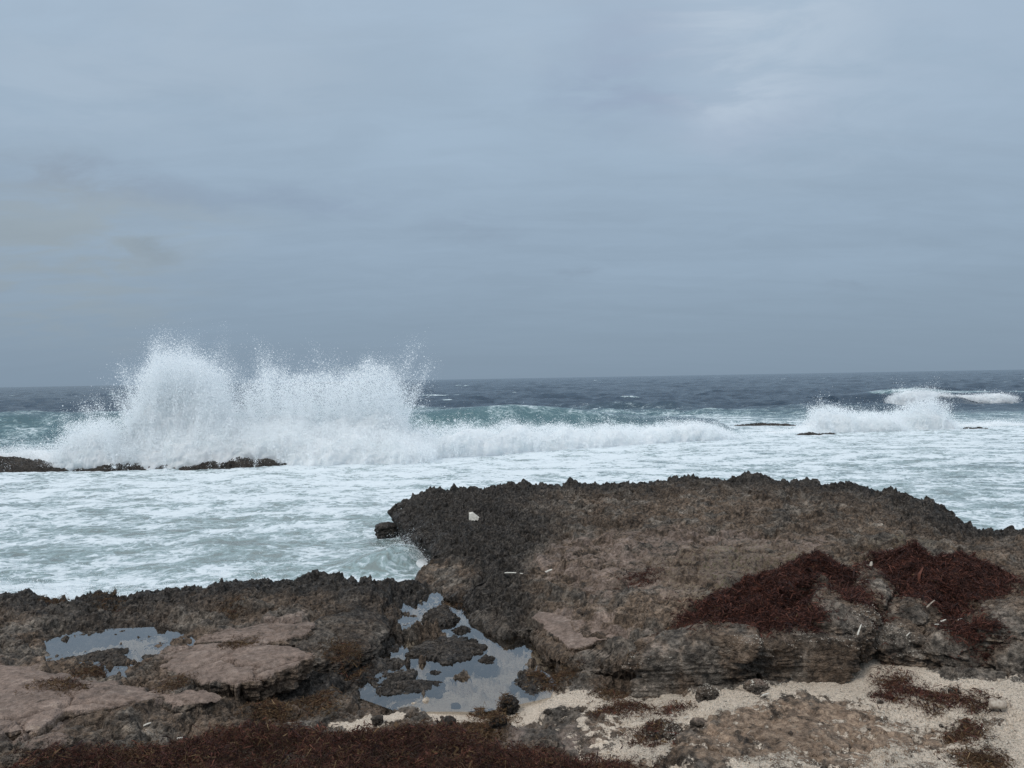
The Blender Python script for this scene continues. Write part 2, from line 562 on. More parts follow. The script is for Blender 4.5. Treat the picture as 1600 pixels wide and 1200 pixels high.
# ------------------------------------------------------------------ the sea
LAGOON = [(0, 760, .80), (200, 760, .82), (400, 745, .88), (600, 735, .92), (800, 725, .93), (1000, 715, .88), (1200, 700, .85), (1400, 690, .85), (1600, 680, .88),
          (0, 800, .72), (200, 800, .72), (400, 800, .74), (560, 790, .76), (700, 755, .84), (900, 745, .84), (1100, 735, .78), (1300, 730, .70), (1500, 720, .68), (1600, 730, .66),
          (0, 850, .60), (200, 850, .56), (400, 850, .56), (560, 830, .62), (640, 830, .68), (600, 860, .46), (560, 885, .42), (640, 890, .55), (660, 868, .72), (1550, 780, .62), (1600, 800, .66), (1500, 760, .66),
          (0, 880, .52), (150, 885, .48), (300, 880, .50), (420, 885, .48), (500, 893, .52), (0, 918, .85), (150, 920, .80), (250, 925, .86), (380, 905, .80), (460, 895, .62), (-200, 760, .75), (-200, 900, .6), (1800, 760, .6), (1800, 690, .8),
          (0, 705, .70), (0, 680, .50), (100, 665, .42), (0, 655, .34), (0, 640, .16), (0, 625, .02), (200, 640, .16), (640, 655, .52), (700, 645, .44), (1000, 655, .55), (1000, 640, .22), (1100, 655, .66), (1250, 655, .52), (1100, 642, .26), (1250, 643, .16), (1400, 655, .5), (1400, 640, .12), (1600, 655, .58), (1600, 640, .12),
          (800, 628, .0), (300, 615, 0), (1200, 625, 0), (1500, 618, 0), (0, 612, 0), (-300, 620, 0), (1900, 610, 0), (-300, 680, .5), (1900, 660, .5)]


def build_sea():
    y1 = np.exp(np.arange(math.log(4.6), math.log(110), .0042))
    y2 = np.exp(np.arange(math.log(110) + .006, math.log(14000), .010))
    ys = np.r_[y1, y2]
    ks = np.linspace(-1.0, 1.0, 950)
    Y = np.repeat(ys[:, None], len(ks), 1).astype(np.float32)
    X = (ys[:, None] * ks[None]).astype(np.float32)

    def fft_tile(L, n, wind, hs, seed, cut):
        rg = np.random.default_rng(seed)
        kx = np.fft.fftfreq(n, L / n) * 2 * np.pi
        KX, KY = np.meshgrid(kx, kx)
        K = np.hypot(KX, KY); K[0, 0] = 1
        ca = (KX * wind[0] + KY * wind[1]) / K
        S = np.exp(-1 / (K * 3.2) ** 2) / K ** 3.6 * (0.15 + ca ** 2) * np.exp(-(K * cut) ** 2)
        S[0, 0] = 0
        A = (rg.normal(size=(n, n)) + 1j * rg.normal(size=(n, n))) * np.sqrt(S)
        h = np.fft.ifft2(A).real
        dx = np.fft.ifft2(A * 1j * KX / K).real; dy = np.fft.ifft2(A * 1j * KY / K).real
        k = hs / h.std()
        return h * k, dx * k, dy * k

    def samp(t, x, y, L):
        n = t.shape[0]
        fx = (x / L) % 1 * n; fy = (y / L) % 1 * n
        i = fx.astype(int); j = fy.astype(int); a = fx - i; b = fy - j
        i %= n; j %= n; i2 = (i + 1) % n; j2 = (j + 1) % n
        return (t[j, i] * (1 - a) + t[j, i2] * a) * (1 - b) + (t[j2, i] * (1 - a) + t[j2, i2] * a) * b
    wind = (-.35, -.94)
    T1 = fft_tile(173.0, 512, wind, .17, 3, .25)
    T2 = fft_tile(61.0, 512, (-.1, -1.0), .17, 5, .08)
    T3 = fft_tile(19.0, 512, (-.5, -.86), .035, 8, .02)
    reef = 25 + 9.0 * sstep(-6, 14, X) + 3 * sstep(14, 30, X)
    off = Y - reef
    open_ = sstep(2, 26, off)
    far = np.exp(-np.maximum(Y - 60, 0) / 260)
    chop = samp(T3[0], X, Y, 19.0)
    Z = (samp(T1[0], X, Y, 173.) * open_ + samp(T2[0], X * .97 + Y * .24, Y * .97 - X * .24, 61.) * open_ * np.maximum(far, .0) +
         chop * (.55 + .9 * open_) * np.exp(-np.maximum(Y - 30, 0) / 70))
    ch = 1.0 * open_
    DX = (samp(T1[1], X, Y, 173.)) * ch; DY = (samp(T1[2], X, Y, 173.) + samp(T2[2], X * .97 + Y * .24, Y * .97 - X * .24, 61.) * far) * ch
    # short foam relief inside the reef
    calm = 1 - sstep(0, 10, off)
    Z += calm * (.035 * fbm2(X * .7, Y, 1.1, 5, .55, 2) + .02 * fbm2(X, Y, 4.0, 3, .5, 4))

    def ridge(pts, width_front, width_back, hh):
        # a wave crest along a world polyline: steep on the shore side
        P = np.array(pts)
        yc = np.interp(X, P[:, 0], P[:, 1]); ww = np.interp(X, P[:, 0], P[:, 2], left=0, right=0)
        yc = yc + .5 * fbm2(X, Y * .2, .25, 3, .5, 21)
        dd = Y - yc
        prof = np.where(dd < 0, np.exp(-(dd / width_front) ** 2), np.exp(-(dd / width_back) ** 2))
        return hh * ww * prof, dd, ww

    def crest(L, dep):
        return [(atd(u, v, dp)[0], dp, max(atd(u, v, dp)[2], 0)) for (u, v), dp in zip(L, dep)]
    teal = np.zeros_like(X); foamx = np.zeros_like(X)
    # the turquoise swell behind the whitewater
    pts = crest([(560, 660), (640, 645), (720, 637), (800, 632), (870, 636), (940, 643), (1010, 650), (1120, 655)], [37, 37, 37, 37, 37.5, 38, 39, 40])
    r, dd, ww = ridge(pts, 1.7, 4.5, 1.0)
    Z = np.maximum(Z, 0) * (1 - np.clip(r, 0, .9)) + np.minimum(Z, 0) * (1 - np.clip(r, 0, 1)) + r
    teal = np.maximum(teal, np.clip(ww, 0, 1) * np.exp(-((dd + 1.0) / 3.0) ** 2))
    msk = np.clip(ww * 2.2, 0, 1) * np.where(dd < 0, np.exp(-(dd / 5.0) ** 4), np.exp(-(dd / 4.0) ** 2))
    foamx = np.maximum(foamx, np.clip(ww, 0, 1) * np.exp(-((dd - .3) / 1.1) ** 2) * .34)
    foamx = np.maximum(foamx, np.clip(ww * 1.3, 0, 1) * np.exp(-((dd + 2.6) / 1.3) ** 2) * (.46 + .2 * fbm2(X, Y, .35, 3, .5, 41)))
    foamx = np.maximum(foamx, msk * .22)
    # left swell, low and turquoise
    pts = crest([(-250, 640), (-60, 638), (60, 640), (200, 640), (330, 648)], [40, 40, 40, 40, 40])
    r, dd, ww = ridge(pts, 3.2, 5, 1.0)
    Z += r * .9
    teal = np.maximum(teal, np.clip(ww * 1.5, 0, 1) * np.exp(-((dd + 3.2) / 4.5) ** 2) * .85)
    m2 = np.clip(ww * 2, 0, 1) * np.exp(-(np.minimum(dd + 2, 0) / 6.0) ** 4) * np.exp(-(np.maximum(dd, 0) / 4) ** 2)
    foamx = np.maximum(foamx, m2 * (.22 + .25 * sstep(-2, -7, dd)))
    msk = np.maximum(msk, m2)
    # right, farther breaking swell
    pts = crest([(1300, 622), (1390, 609), (1440, 606), (1500, 611), (1580, 613), (1650, 616), (1800, 610)], [68, 67, 66, 66, 67, 68, 70])
    r, dd, ww = ridge(pts, 2.4, 6, 1.0)
    Z = Z * (1 - np.clip(r, 0, .8)) + r
    FARW.append(pts)
    # little wave turning green in the cove below the headland
    pts = [(at(500, 893, 0)[0], at(500, 893, 0)[1] - .1, 0), (at(560, 872, .1)[0], at(560, 872, .1)[1], .12), (at(610, 857, .2)[0], at(610, 857, .2)[1], .26), (at(660, 850, .2)[0], at(660, 850, .2)[1], .20), (at(700, 850, .1)[0], at(700, 850, .1)[1], .1)]
    pts = sorted(pts)
    r, dd, ww = ridge(pts, .35, .8, 1.0)
    r = r * (Y < 14)
    Z += r
    foamx = np.maximum(foamx, np.clip(ww * 4, 0, 1) * np.exp(-((dd - .15) / .35) ** 2) * .62 * (Y < 14))
    # surge piled against the near rim
    Z += np.exp(-((Y - 8.6) / .8) ** 2) * sstep(1.0, -1.5, X) * (.12 + .12 * fbm2(X, Y, 1.4, 4, .55, 9))
    cp = []
    for u, v, f in LAGOON:
        p = at(u, v, 0.0); cp.append((p[0] / p[1] * 6, math.log(p[1]) * 4, f))
    F = RBF(cp, .3)
    U, W = X / Y * 6, np.log(Y) * 4
    foam = np.clip(F(U, W), 0, .95) * (Y < 75)
    foam = np.maximum(foam * (1 - msk), foamx)
    foam *= np.where(Y < 75, 1, 0)
    # whitecaps on the open sea
    sl = Z - samp(T1[0], X, Y + 1.5, 173.)
    cap = sstep(.62, .70, fbm2(X * .35, Y * .22, .16, 4, .6, 31) * .55 + Z * .8 + .1) * sstep(50, 80, Y) * np.exp(-Y / 900)
    foam = np.maximum(foam, cap * .85)
    t2 = sstep(.02, .45, foam) * (Y < 70) * sstep(0, 3, off)
    teal = np.clip(np.maximum(teal, t2 * .8), 0, 1)
    near = (1 - sstep(-2, 8, off)) * (Y < 60)
    V = np.stack([X + DX * .8, Y + DY * .8, Z], -1).reshape(-1, 3)
    o = mesh_obj('sea', V, grid_quads(*X.shape), mats=[M_SEA], attrs={'foam': foam.ravel(), 'teal': teal.ravel(), 'near': near.ravel()})
    tag(o, 'grey blue sea with white foam washing inside the reef and dark waves out to the horizon', 'sea', kind='structure')


FARW = []
build_sea()

# ------------------------------------------------------------------ the shore: headland and low rocky ground
LOW = [(620, 985, .40), (605, 1010, .42), (720, 1070, .30), (690, 1085, .34), (-150, 930, .55), (0, 930, .55), (150, 937, .55), (330, 918, .55), (500, 903, .55), (600, 905, .52), (650, 918, .46),
       (0, 965, .56), (100, 960, .55), (300, 955, .57), (500, 945, .60), (600, 940, .50), (-200, 1000, .6),
       (110, 1012, .435), (200, 1005, .43), (200, 1035, .425), (265, 1000, .44), (130, 1045, .45), (180, 1022, .44), (40, 1020, .57), (330, 1005, .58), (300, 985, .55), (60, 985, .56), (250, 1070, .58), (320, 1030, .57),
       (450, 965, .62), (560, 960, .56), (600, 985, .46), (400, 1030, .56), (0, 1060, .62), (0, 1120, .62), (100, 1100, .60), (200, 1100, .58),
       (400, 1100, .46), (500, 1080, .43), (550, 1040, .43), (560, 1070, .40), (600, 1060, .42),
       (680, 940, .34), (655, 965, .34), (715, 955, .32), (640, 1000, .36), (660, 985, .33), (740, 1000, .30), (700, 1010, .33), (700, 1060, .29), (790, 1040, .29), (780, 1010, .30), (720, 1090, .345), (660, 1100, .385), (800, 1085, .36), (630, 1060, .39), (840, 1060, .38), (840, 1090, .41),
       (300, 1150, .52), (500, 1130, .46), (600, 1120, .43), (700, 1125, .43), (450, 1195, .54), (100, 1180, .58), (800, 1130, .46), (900, 1095, .46), (900, 1180, .53), (870, 1040, .44),
       (1000, 1100, .50), (1100, 1090, .53), (1200, 1085, .56), (1350, 1070, .60), (1400, 1030, .66), (1500, 1080, .66), (1600, 1085, .68), (1300, 1150, .60), (1550, 1170, .62), (1100, 1180, .56), (1800, 1100, .68), (600, 1300, .55), (1200, 1350, .6), (0, 1300, .6)]
HEAD = [(640, 785, .50), (700, 770, .65), (800, 766, .75), (900, 763, .82), (980, 760, .86), (1110, 750, .95), (1200, 755, .95), (1280, 760, .93), (1350, 766, .90), (1410, 780, .82), (1460, 795, .75), (1495, 812, .65), (1530, 835, .50), (1600, 838, .48), (1800, 845, .48),
        (700, 840, .55), (750, 880, .58), (800, 850, .70), (900, 850, .80), (1100, 850, .90), (1300, 830, .92), (1400, 850, .88), (1500, 870, .78), (1580, 900, .76),
        (700, 915, .50), (760, 940, .52), (850, 920, .68), (1000, 920, .80), (1150, 920, .87), (1300, 900, .91), (1450, 920, .88), (800, 970, .53), (850, 985, .55), (900, 1005, .58), (960, 1015, .62), (1000, 985, .74), (1100, 985, .78), (1250, 965, .84), (1400, 960, .84), (1550, 970, .82), (1800, 980, .8),
        (1330, 1005, .74), (1430, 1000, .76), (1560, 1030, .74), (640, 812, .42), (680, 850, .46)]
HPOLY = [(2000, 842, .48), (1700, 838, .48), (1600, 832, .48), (1530, 829, .50), (1498, 812, .62), (1460, 789, .75), (1410, 774, .82), (1350, 761, .90), (1280, 755, .93), (1200, 750, .95), (1110, 745, .95), (1040, 750, .9), (980, 756, .86), (900, 758, .82), (800, 761, .75), (700, 764, .65), (650, 776, .52), (616, 790, .45),
         (622, 808, .38), (655, 840, .35), (682, 862, .36), (690, 880, .36), (668, 898, .36), (655, 915, .38), (690, 928, .42), (740, 938, .44), (752, 970, .45), (790, 984, .46), (840, 992, .46), (860, 1018, .48), (905, 1038, .5), (960, 1050, .5), (1000, 1052, .52), (1150, 1045, .55), (1320, 1030, .6), (1350, 1005, .65), (1370, 990, .70), (1400, 1010, .66), (1440, 1022, .66), (1530, 1040, .66), (1600, 1050, .68), (2000, 1080, .7)]
LPOLY_PX = [(-700, 930, .55), (-200, 930, .55), (0, 928, .55), (60, 934, .55), (150, 937, .55), (240, 931, .55), (330, 917, .55), (400, 911, .55), (440, 904, .55), (500, 901, .55), (560, 910, .54), (600, 903, .52), (630, 903, .48), (655, 914, .44), (700, 925, .40), (800, 900, .4), (1200, 880, .4), (1900, 860, .4)]

# world height map for placing things on the ground (2 cm cells)
HM_X0, HM_Y0, HM_C = -9.0, 1.5, .02
HM = np.full((760, 950), -2.0, np.float32)


def hm_add(V):
    V = V.reshape(-1, 3)
    i = ((V[:, 1] - HM_Y0) / HM_C).astype(int); j = ((V[:, 0] - HM_X0) / HM_C).astype(int)
    k = (i >= 0) & (j >= 0) & (i < HM.shape[0]) & (j < HM.shape[1])
    np.maximum.at(HM, (i[k], j[k]), V[k, 2])


def hm_fill():
    for _ in range(4):
        e = HM < -1.9
        acc = np.full_like(HM, -2.0)
        for a, b in ((1, 0), (-1, 0), (0, 1), (0, -1)):
            acc = np.maximum(acc, np.roll(np.roll(HM, a, 0), b, 1))
        HM[e] = acc[e]


def ground(x, y):
    i = np.clip(((np.asarray(y) - HM_Y0) / HM_C).astype(int), 0, HM.shape[0] - 1); j = np.clip(((np.asarray(x) - HM_X0) / HM_C).astype(int), 0, HM.shape[1] - 1)
    return HM[i, j]


def wpoly(L):
    return [at(*p) for p in L]


def px_of(X, Y, Z):
    """photograph pixel in which a point of the ground lies (used once, to look up which kind of stone is where)"""
    d = np.stack([X, Y, Z - CZ], -1)
    f = d @ cF
    return 800 + FPX * (d @ cR) / f, 600 - FPX * (d @ cU) / f


def soft_poly(X, Y, pts, w, n):
    s, _, _ = poly_sdf(X + n, Y + n * .7, wpoly(pts))
    return sstep(-w, w, s)


def build_shore():
    ys = np.exp(np.arange(math.log(2.3), math.log(15.5), .00185))
    ks = np.linspace(-.86, .86, 1180)
    Y = np.repeat(ys[:, None], len(ks), 1).astype(np.float32); X = (ys[:, None] * ks[None]).astype(np.float32)
    X = X + .004 * RNG.normal(size=X.shape).astype(np.float32) * 0
    w1 = fbm2(X, Y, .9, 4, .5, 1); w2 = fbm2(X, Y, .9, 4, .5, 2)
    r1 = fbm2(X, Y, 4.5, 4, .6, 3); r2 = fbm2(X, Y, 4.5, 4, .6, 4)
    wx = X + .16 * w1 + .09 * r1; wy = Y + .16 * w2 + .09 * r2
    G = RBF([tuple(at(*p)) for p in LOW], .01)(X + .05 * w1, Y + .05 * w2)
    H = RBF([tuple(at(*p)) for p in HEAD], .01)(X, Y)
    sL, nLx, nLy = poly_sdf(wx, wy, wpoly(LPOLY_PX) + [np.array([14, 8, 0]), np.array([14, .5, 0]), np.array([-14, .5, 0])])
    sH, nHx, nHy = poly_sdf(X + .06 * w1 + .055 * r1, Y + .06 * w2 + .055 * r2, wpoly(HPOLY))
    # masks
    rimL = np.exp(-np.maximum(sL - .05, 0) / .55) * (sH < .05)
    crestH = np.exp(-np.maximum(sH, 0) / 1.3) * sstep(6.6, 8.6, Y)
    nz = .18 * w1 + .12 * r1
    mp = lambda pts, w=.12, k=1.0: soft_poly(X, Y, pts, w, nz * k)
    sandm = np.zeros_like(X)
    for pts in ([(900, 1085, .48), (960, 1080, .5), (1100, 1082, .53), (1200, 1070, .56), (1320, 1055, .6), (1345, 1005, .66), (1420, 1035, .66), (1500, 1058, .66), (1700, 1080, .68), (1700, 1140, .64), (1500, 1125, .62), (1390, 1105, .6), (1250, 1088, .56), (1150, 1120, .55), (1030, 1118, .52), (960, 1120, .5)],
                [(640, 1100, .39), (740, 1085, .35), (850, 1080, .4), (960, 1078, .48), (980, 1092, .5), (880, 1105, .44), (800, 1125, .45), (730, 1135, .43), (650, 1120, .42)],
                [(985, 1130, .53), (1060, 1120, .54), (1080, 1145, .55), (1040, 1185, .56), (960, 1195, .55), (930, 1170, .53)],
                [(1370, 1110, .6), (1480, 1110, .6), (1450, 1140, .6), (1370, 1145, .6)],
                [(1540, 1130, .63), (1700, 1130, .63), (1700, 1230, .62), (1580, 1190, .62)], [(1330, 1160, .6), (1430, 1150, .6), (1480, 1185, .6), (1420, 1215, .6), (1330, 1200, .6)], [(1110, 1180, .55), (1220, 1170, .56), (1290, 1190, .57), (1280, 1220, .57), (1130, 1220, .56)],
                [(520, 1122, .46), (620, 1112, .43), (630, 1128, .43), (560, 1138, .46)]):
        sandm = np.maximum(sandm, mp(pts, .09))
    sandm = np.maximum(sandm, .50 * mp([(850, 1110, .5), (1000, 1080, .52), (1340, 1060, .6), (1700, 1070, .66), (1700, 1300, .62), (900, 1300, .56)], .3))
    sandm = np.maximum(sandm, .72 * mp([(1300, 1060, .6), (1700, 1070, .66), (1700, 1300, .62), (1180, 1300, .56), (1250, 1120, .56)], .2))
    psand = np.maximum(1.3 * mp([(600, 1000, .4), (640, 935, .36), (740, 930, .34), (760, 985, .3), (840, 1000, .3), (860, 1060, .36), (840, 1095, .38), (650, 1112, .38), (590, 1070, .4)], .1), 1.3 * mp([(95, 1010, .46), (270, 992, .46), (285, 1008, .46), (240, 1042, .45), (110, 1056, .46)], .08))
    ochre = np.zeros_like(X)
    for pts in ([(1150, 1095, .55), (1230, 1080, .56), (1330, 1095, .58), (1440, 1125, .6), (1540, 1120, .62), (1570, 1150, .62), (1480, 1190, .6), (1300, 1215, .58), (1080, 1215, .56), (1050, 1160, .54)],
                [(1390, 1075, .62), (1490, 1080, .62), (1500, 1100, .62), (1420, 1100, .6)], [(1300, 1070, .6), (1360, 1085, .6), (1330, 1095, .6)]):
        ochre = np.maximum(ochre, 1.0 * mp(pts, .2))
    sandm *= 1 - .48 * ochre
    ochre = np.maximum(ochre, .55 * mp([(900, 1110, .5), (1000, 1090, .52), (1340, 1055, .6), (1700, 1060, .66), (1700, 1300, .62), (950, 1300, .56)], .3))
    ochre *= .75 + .25 * np.clip(1.5 * r1, -1, 1)
    pink = np.zeros_like(X)
    for pts, a in (([(-100, 1025, .6), (60, 1030, .6), (150, 1070, .58), (250, 1072, .58), (260, 1100, .56), (120, 1110, .6), (60, 1150, .6), (-100, 1160, .6)], .95), ([(250, 1000, .58), (400, 965, .6), (500, 965, .6), (480, 1010, .58), (380, 1060, .56), (260, 1060, .57)], .8),
                   ([(860, 850, .75), (1050, 830, .85), (1300, 840, .92), (1320, 880, .9), (1200, 900, .88), (1050, 940, .82), (900, 930, .75), (820, 880, .68)], .55), ([(840, 950, .62), (950, 970, .66), (1000, 1000, .66), (920, 1010, .58)], .8), ([(560, 1135, .47), (840, 1120, .46), (1000, 1130, .5), (980, 1210, .55), (700, 1180, .5)], .5), ([(0, 945, .55), (120, 960, .55), (60, 1000, .56), (-60, 1000, .56)], .25)):
        pink = np.maximum(pink, a * mp(pts, .25))
    film = np.maximum(mp([(1020, 870, .86), (1180, 850, .9), (1300, 870, .92), (1260, 890, .9), (1120, 930, .86), (1030, 920, .82)], .35), .8 * mp([(1380, 835, .88), (1480, 850, .8), (1440, 870, .85), (1370, 865, .88)], .3))
    ochcliff = mp([(655, 915, .4), (680, 880, .4), (740, 900, .5), (730, 930, .45), (690, 930, .42)], .2)
    dark = np.clip(1.1 * crestH + 1.05 * rimL + .75 * mp([(640, 900, .45), (760, 890, .55), (860, 960, .58), (860, 1010, .5), (760, 985, .45), (690, 930, .42)], .3) +
                   .9 * mp([(620, 780, .45), (760, 760, .7), (820, 830, .7), (800, 890, .64), (690, 880, .45)], 1.1, 3.0) + .85 * mp([(560, 960, .5), (640, 1000, .4), (640, 1090, .4), (460, 1100, .45), (360, 1120, .5), (430, 1060, .5)], .3) + .35 * mp([(60, 960, .55), (320, 955, .55), (300, 1000, .5), (90, 1000, .5)], .3), 0, 1)
    dark *= 1 - .8 * pink
    dark *= 1 - ochcliff
    # relief
    flat = np.clip(pink * .85 + ochre * .8, 0, 1)
    karst = np.clip(.55 + .65 * dark - .42 * flat, .15, 1.25)
    big = fbm2(X, Y, 1.3, 4, .5, 5)
    rid = fbm2(X + .12 * r1, Y + .12 * r2, 3.2, 5, .6, 6, ridged=True)
    f1, f2 = worley2(X + .06 * r1, Y + .06 * r2, 6.5, 1)
    g1, g2 = worley2(X + .02 * r2, Y + .02 * r1, 16.0, 2)
    h1, h2 = worley2(X + .01 * r2, Y + .01 * r1, 34.0, 3)
    e1, e2 = worley2(X + .14 * r1 + .1 * w1, (Y + .14 * r2 + .1 * w2) * 1.5, 1.7, 4)
    fine = fbm2(X, Y, 14.0, 5, .66, 7)
    crack = np.exp(-(e2 - e1) / .035) * sstep(-.1, .35, fbm2(X, Y, .8, 3, .5, 23))
    c1, c2 = worley2(X + .12 * r1, (Y + .12 * r2) * 1.25, 2.6, 7)
    pot = sstep(.18, .42, fbm2(X + .05 * r1, Y + .05 * r2, 2.3, 4, .55, 27)) + .8 * sstep(.25, .45, fbm2(X + .03 * r1, Y, 6.0, 3, .55, 28))
    rough = .050 * rid + .055 * (f1 - .45) + .036 * (g1 - .45) + .014 * (h1 - .45) + .024 * fine + .10 * (.5 - c1)
    spikes = np.maximum(0, fbm2(X, Y, 7.5, 3, .55, 12, ridged=True)) ** 1.5 * .05 * np.clip(.55 + 1.3 * fbm2(X, Y, 1.3, 3, .5, 33), .1, 1.6) + .02 * sstep(.1, .5, fbm2(X, Y, 2.4, 2, .5, 34))

    def terrace(z, amt, step, sh):
        q = z / step + .55 * w2 + .30 * r1 + .10 * fine
        fl = np.floor(q); fr = q - fl
        t = .5 * perlin2(fl * 7.13 + sh, w1 * 1.3 + sh) + .5 * perlin2(fl * 3.71, X * .7 + Y * .9)
        return z + amt * step * (sstep(.74, .93, fr) - fr), t
    lay = .11 * big + .06 * w1
    Gz, tG = terrace(G + lay * .7, .97 * (1 - .6 * sandm), .062, 0.0)
    Hz0, tH = terrace(H + lay, .97, .07, 5.0)
    _, tf = terrace(G + lay * 2.2, 1, .03, 9.0)
    k1, k2 = worley2(X + .10 * r1 + .1 * w1, (Y + .10 * r2 + .1 * w2) * 1.7, 3.4, 6)
    crk = .085 * crack + .05 * np.exp(-(k2 - k1) / .04) * sstep(-.05, .3, fbm2(X, Y, 1.1, 3, .5, 25))
    Gz = Gz + rough * karst * (1 - .9 * sandm) - crk * (1 - sandm)
    pits = .3 * (.055 * sstep(.42, .12, g1) * sstep(-.15, .2, fbm2(X, Y, 2.0, 3, .5, 51)) + .034 * sstep(.42, .1, h1) * sstep(-.2, .1, fbm2(X, Y, 3.0, 3, .5, 52))) * (1 - .55 * flat)
    Gz = Gz - pits * (1 - sandm)
    Hz0 = Hz0 - pits
    Gz = Gz - .05 * pot * (1 - sandm) * (1 - .6 * flat)
    Hz0 = Hz0 - crk - .07 * pot * (1 - .45 * flat)
    dryland = 1 - np.exp(-np.maximum(sL, 0) / .5)
    Gz += spikes * rimL * 1.1
    Gz = Gz + sandm * (.012 * fbm2(X, Y, 3.0, 3, .5, 15) + .004 * fine)
    pb = sstep(.14, .46, fbm2(X + .05 * r1, (Y + .05 * r2) * 1.3, 3.6, 5, .6, 29))
    pl1 = mp([(80, 1010, .46), (120, 1000, .46), (270, 990, .46), (290, 1008, .46), (240, 1045, .45), (120, 1058, .46)], .1)
    pl2 = mp([(640, 935, .35), (735, 935, .35), (740, 985, .33), (830, 990, .3), (850, 1060, .36), (800, 1100, .38), (650, 1105, .38), (620, 1060, .38), (600, 1000, .38)], .15)
    low2 = .44 + .045 * fbm2(X, Y, 2.6, 4, .6, 17)
    Gz = Gz + pb * (.13 * pl2 * sstep(4.6, 5.3, Y) + .09 * pl1) * (1 + .5 * r2)
    sandm = np.where((psand > 0) & (Gz < np.where(X < -1.2, .478, .385)), np.maximum(sandm, psand), sandm)
    # keep ground outside the pools above their water
    Gz = np.where((sL > .3), Gz, Gz)
    Hz = Hz0 + rough * (karst + .15) + spikes * crestH * 1.1 * sstep(.1, .9, crestH)
    edge = lambda s, w: np.clip(1 - s / w, 0, 1) ** 2
    hfade = .09 * edge(sH, .30)
    Lz = np.where(sL > 0, Gz - .06 * edge(sL, .12), Gz - .06 + sL * 5.0)
    Hzz = np.where(sH > 0, Hz - hfade, Hz - hfade + sH * 5.5)
    Z = np.maximum(np.maximum(Lz, Hzz), -1.0)
    isH = Hzz > Lz
    # overhang: lean the cliff of the headland outwards at the top, inwards at the foot
    topz = np.where(isH, H, G)
    drop = np.clip((topz - Z) / .5, 0, 1)
    lean = np.where(isH, (.10 * np.exp(-((drop - .12) / .16) ** 2) - .20 * sstep(.3, .9, drop)) * (sH < .12), (.05 * np.exp(-((drop - .12) / .16) ** 2) - .12 * sstep(.3, .9, drop)) * (sL < .1))
    lean = lean * (.6 + .8 * np.clip(fbm2(X, Y, 2.0, 3, .5, 18) + .4, 0, 1))
    nx = np.where(isH, nHx, nLx); ny = np.where(isH, nHy, nLy)
    VX = X + nx * lean; VY = Y + ny * lean
    k3 = (karst * (1 - .95 * np.where(isH, 0, sandm))).astype(np.float32)
    VX = VX + .030 * k3 * fbm3(X, Y, Z * 1.4, 9.0, 3, .6, 1); VY = VY + .030 * k3 * fbm3(X, Y, Z * 1.4, 9.0, 3, .6, 2)
    Z = Z + .018 * k3 * fbm3(X, Y, Z, 26.0, 2, .6, 3)
    sandv = np.where(isH, 0, sandm)
    wet = np.clip(crestH * .6 + rimL * .9 + (Z < .47) * .8, 0, 1) * (1 - sandv)
    surf = np.stack([dark * (1 - sandv), np.where(isH, pink, pink) * (1 - .9 * ochre), sandv, np.clip(np.where(isH, 0, ochre) * .9 + ochcliff * .30, 0, 1)], -1).reshape(-1, 4)
    tone = (np.where(isH, tH, tG) * .9 + .45 * tf).ravel()
    V = np.stack([VX, VY, Z], -1).astype(np.float32)
    hm_add(V); hm_fill()
    Q = grid_quads(*X.shape)
    fh = isH.ravel()[Q].mean(1) > .5
    fs = (sandv.ravel()[Q].mean(1) > .5) & ~fh
    keep = V.reshape(-1, 3)[:, 2][Q].max(1) > -.75
    V = V.reshape(-1, 3)
    for name, msk, lab, cat in (('headland', fh, 'flat brown pitted limestone headland with a jagged dark rim reaching into the foam', 'headland'), ('sand', fs, 'pale coarse coral sand in front of the grey rock ledge', 'sand'),
                                ('rocky_shore', ~fh & ~fs, 'low wet rock shelf along the near edge of the water, with pools and pinkish stone', 'rocky shore')):
        q = Q[msk & keep]
        us, inv = np.unique(q, return_inverse=True)
        o = mesh_obj(name, V[us], inv.reshape(-1, 4), smooth=(name == 'sand'), mats=[M_ROCK], attrs={'surf': surf[us], 'tone': tone[us], 'film': film.ravel()[us], 'wet': wet.ravel()[us]})
        tag(o, lab, cat, kind='structure')


build_shore()


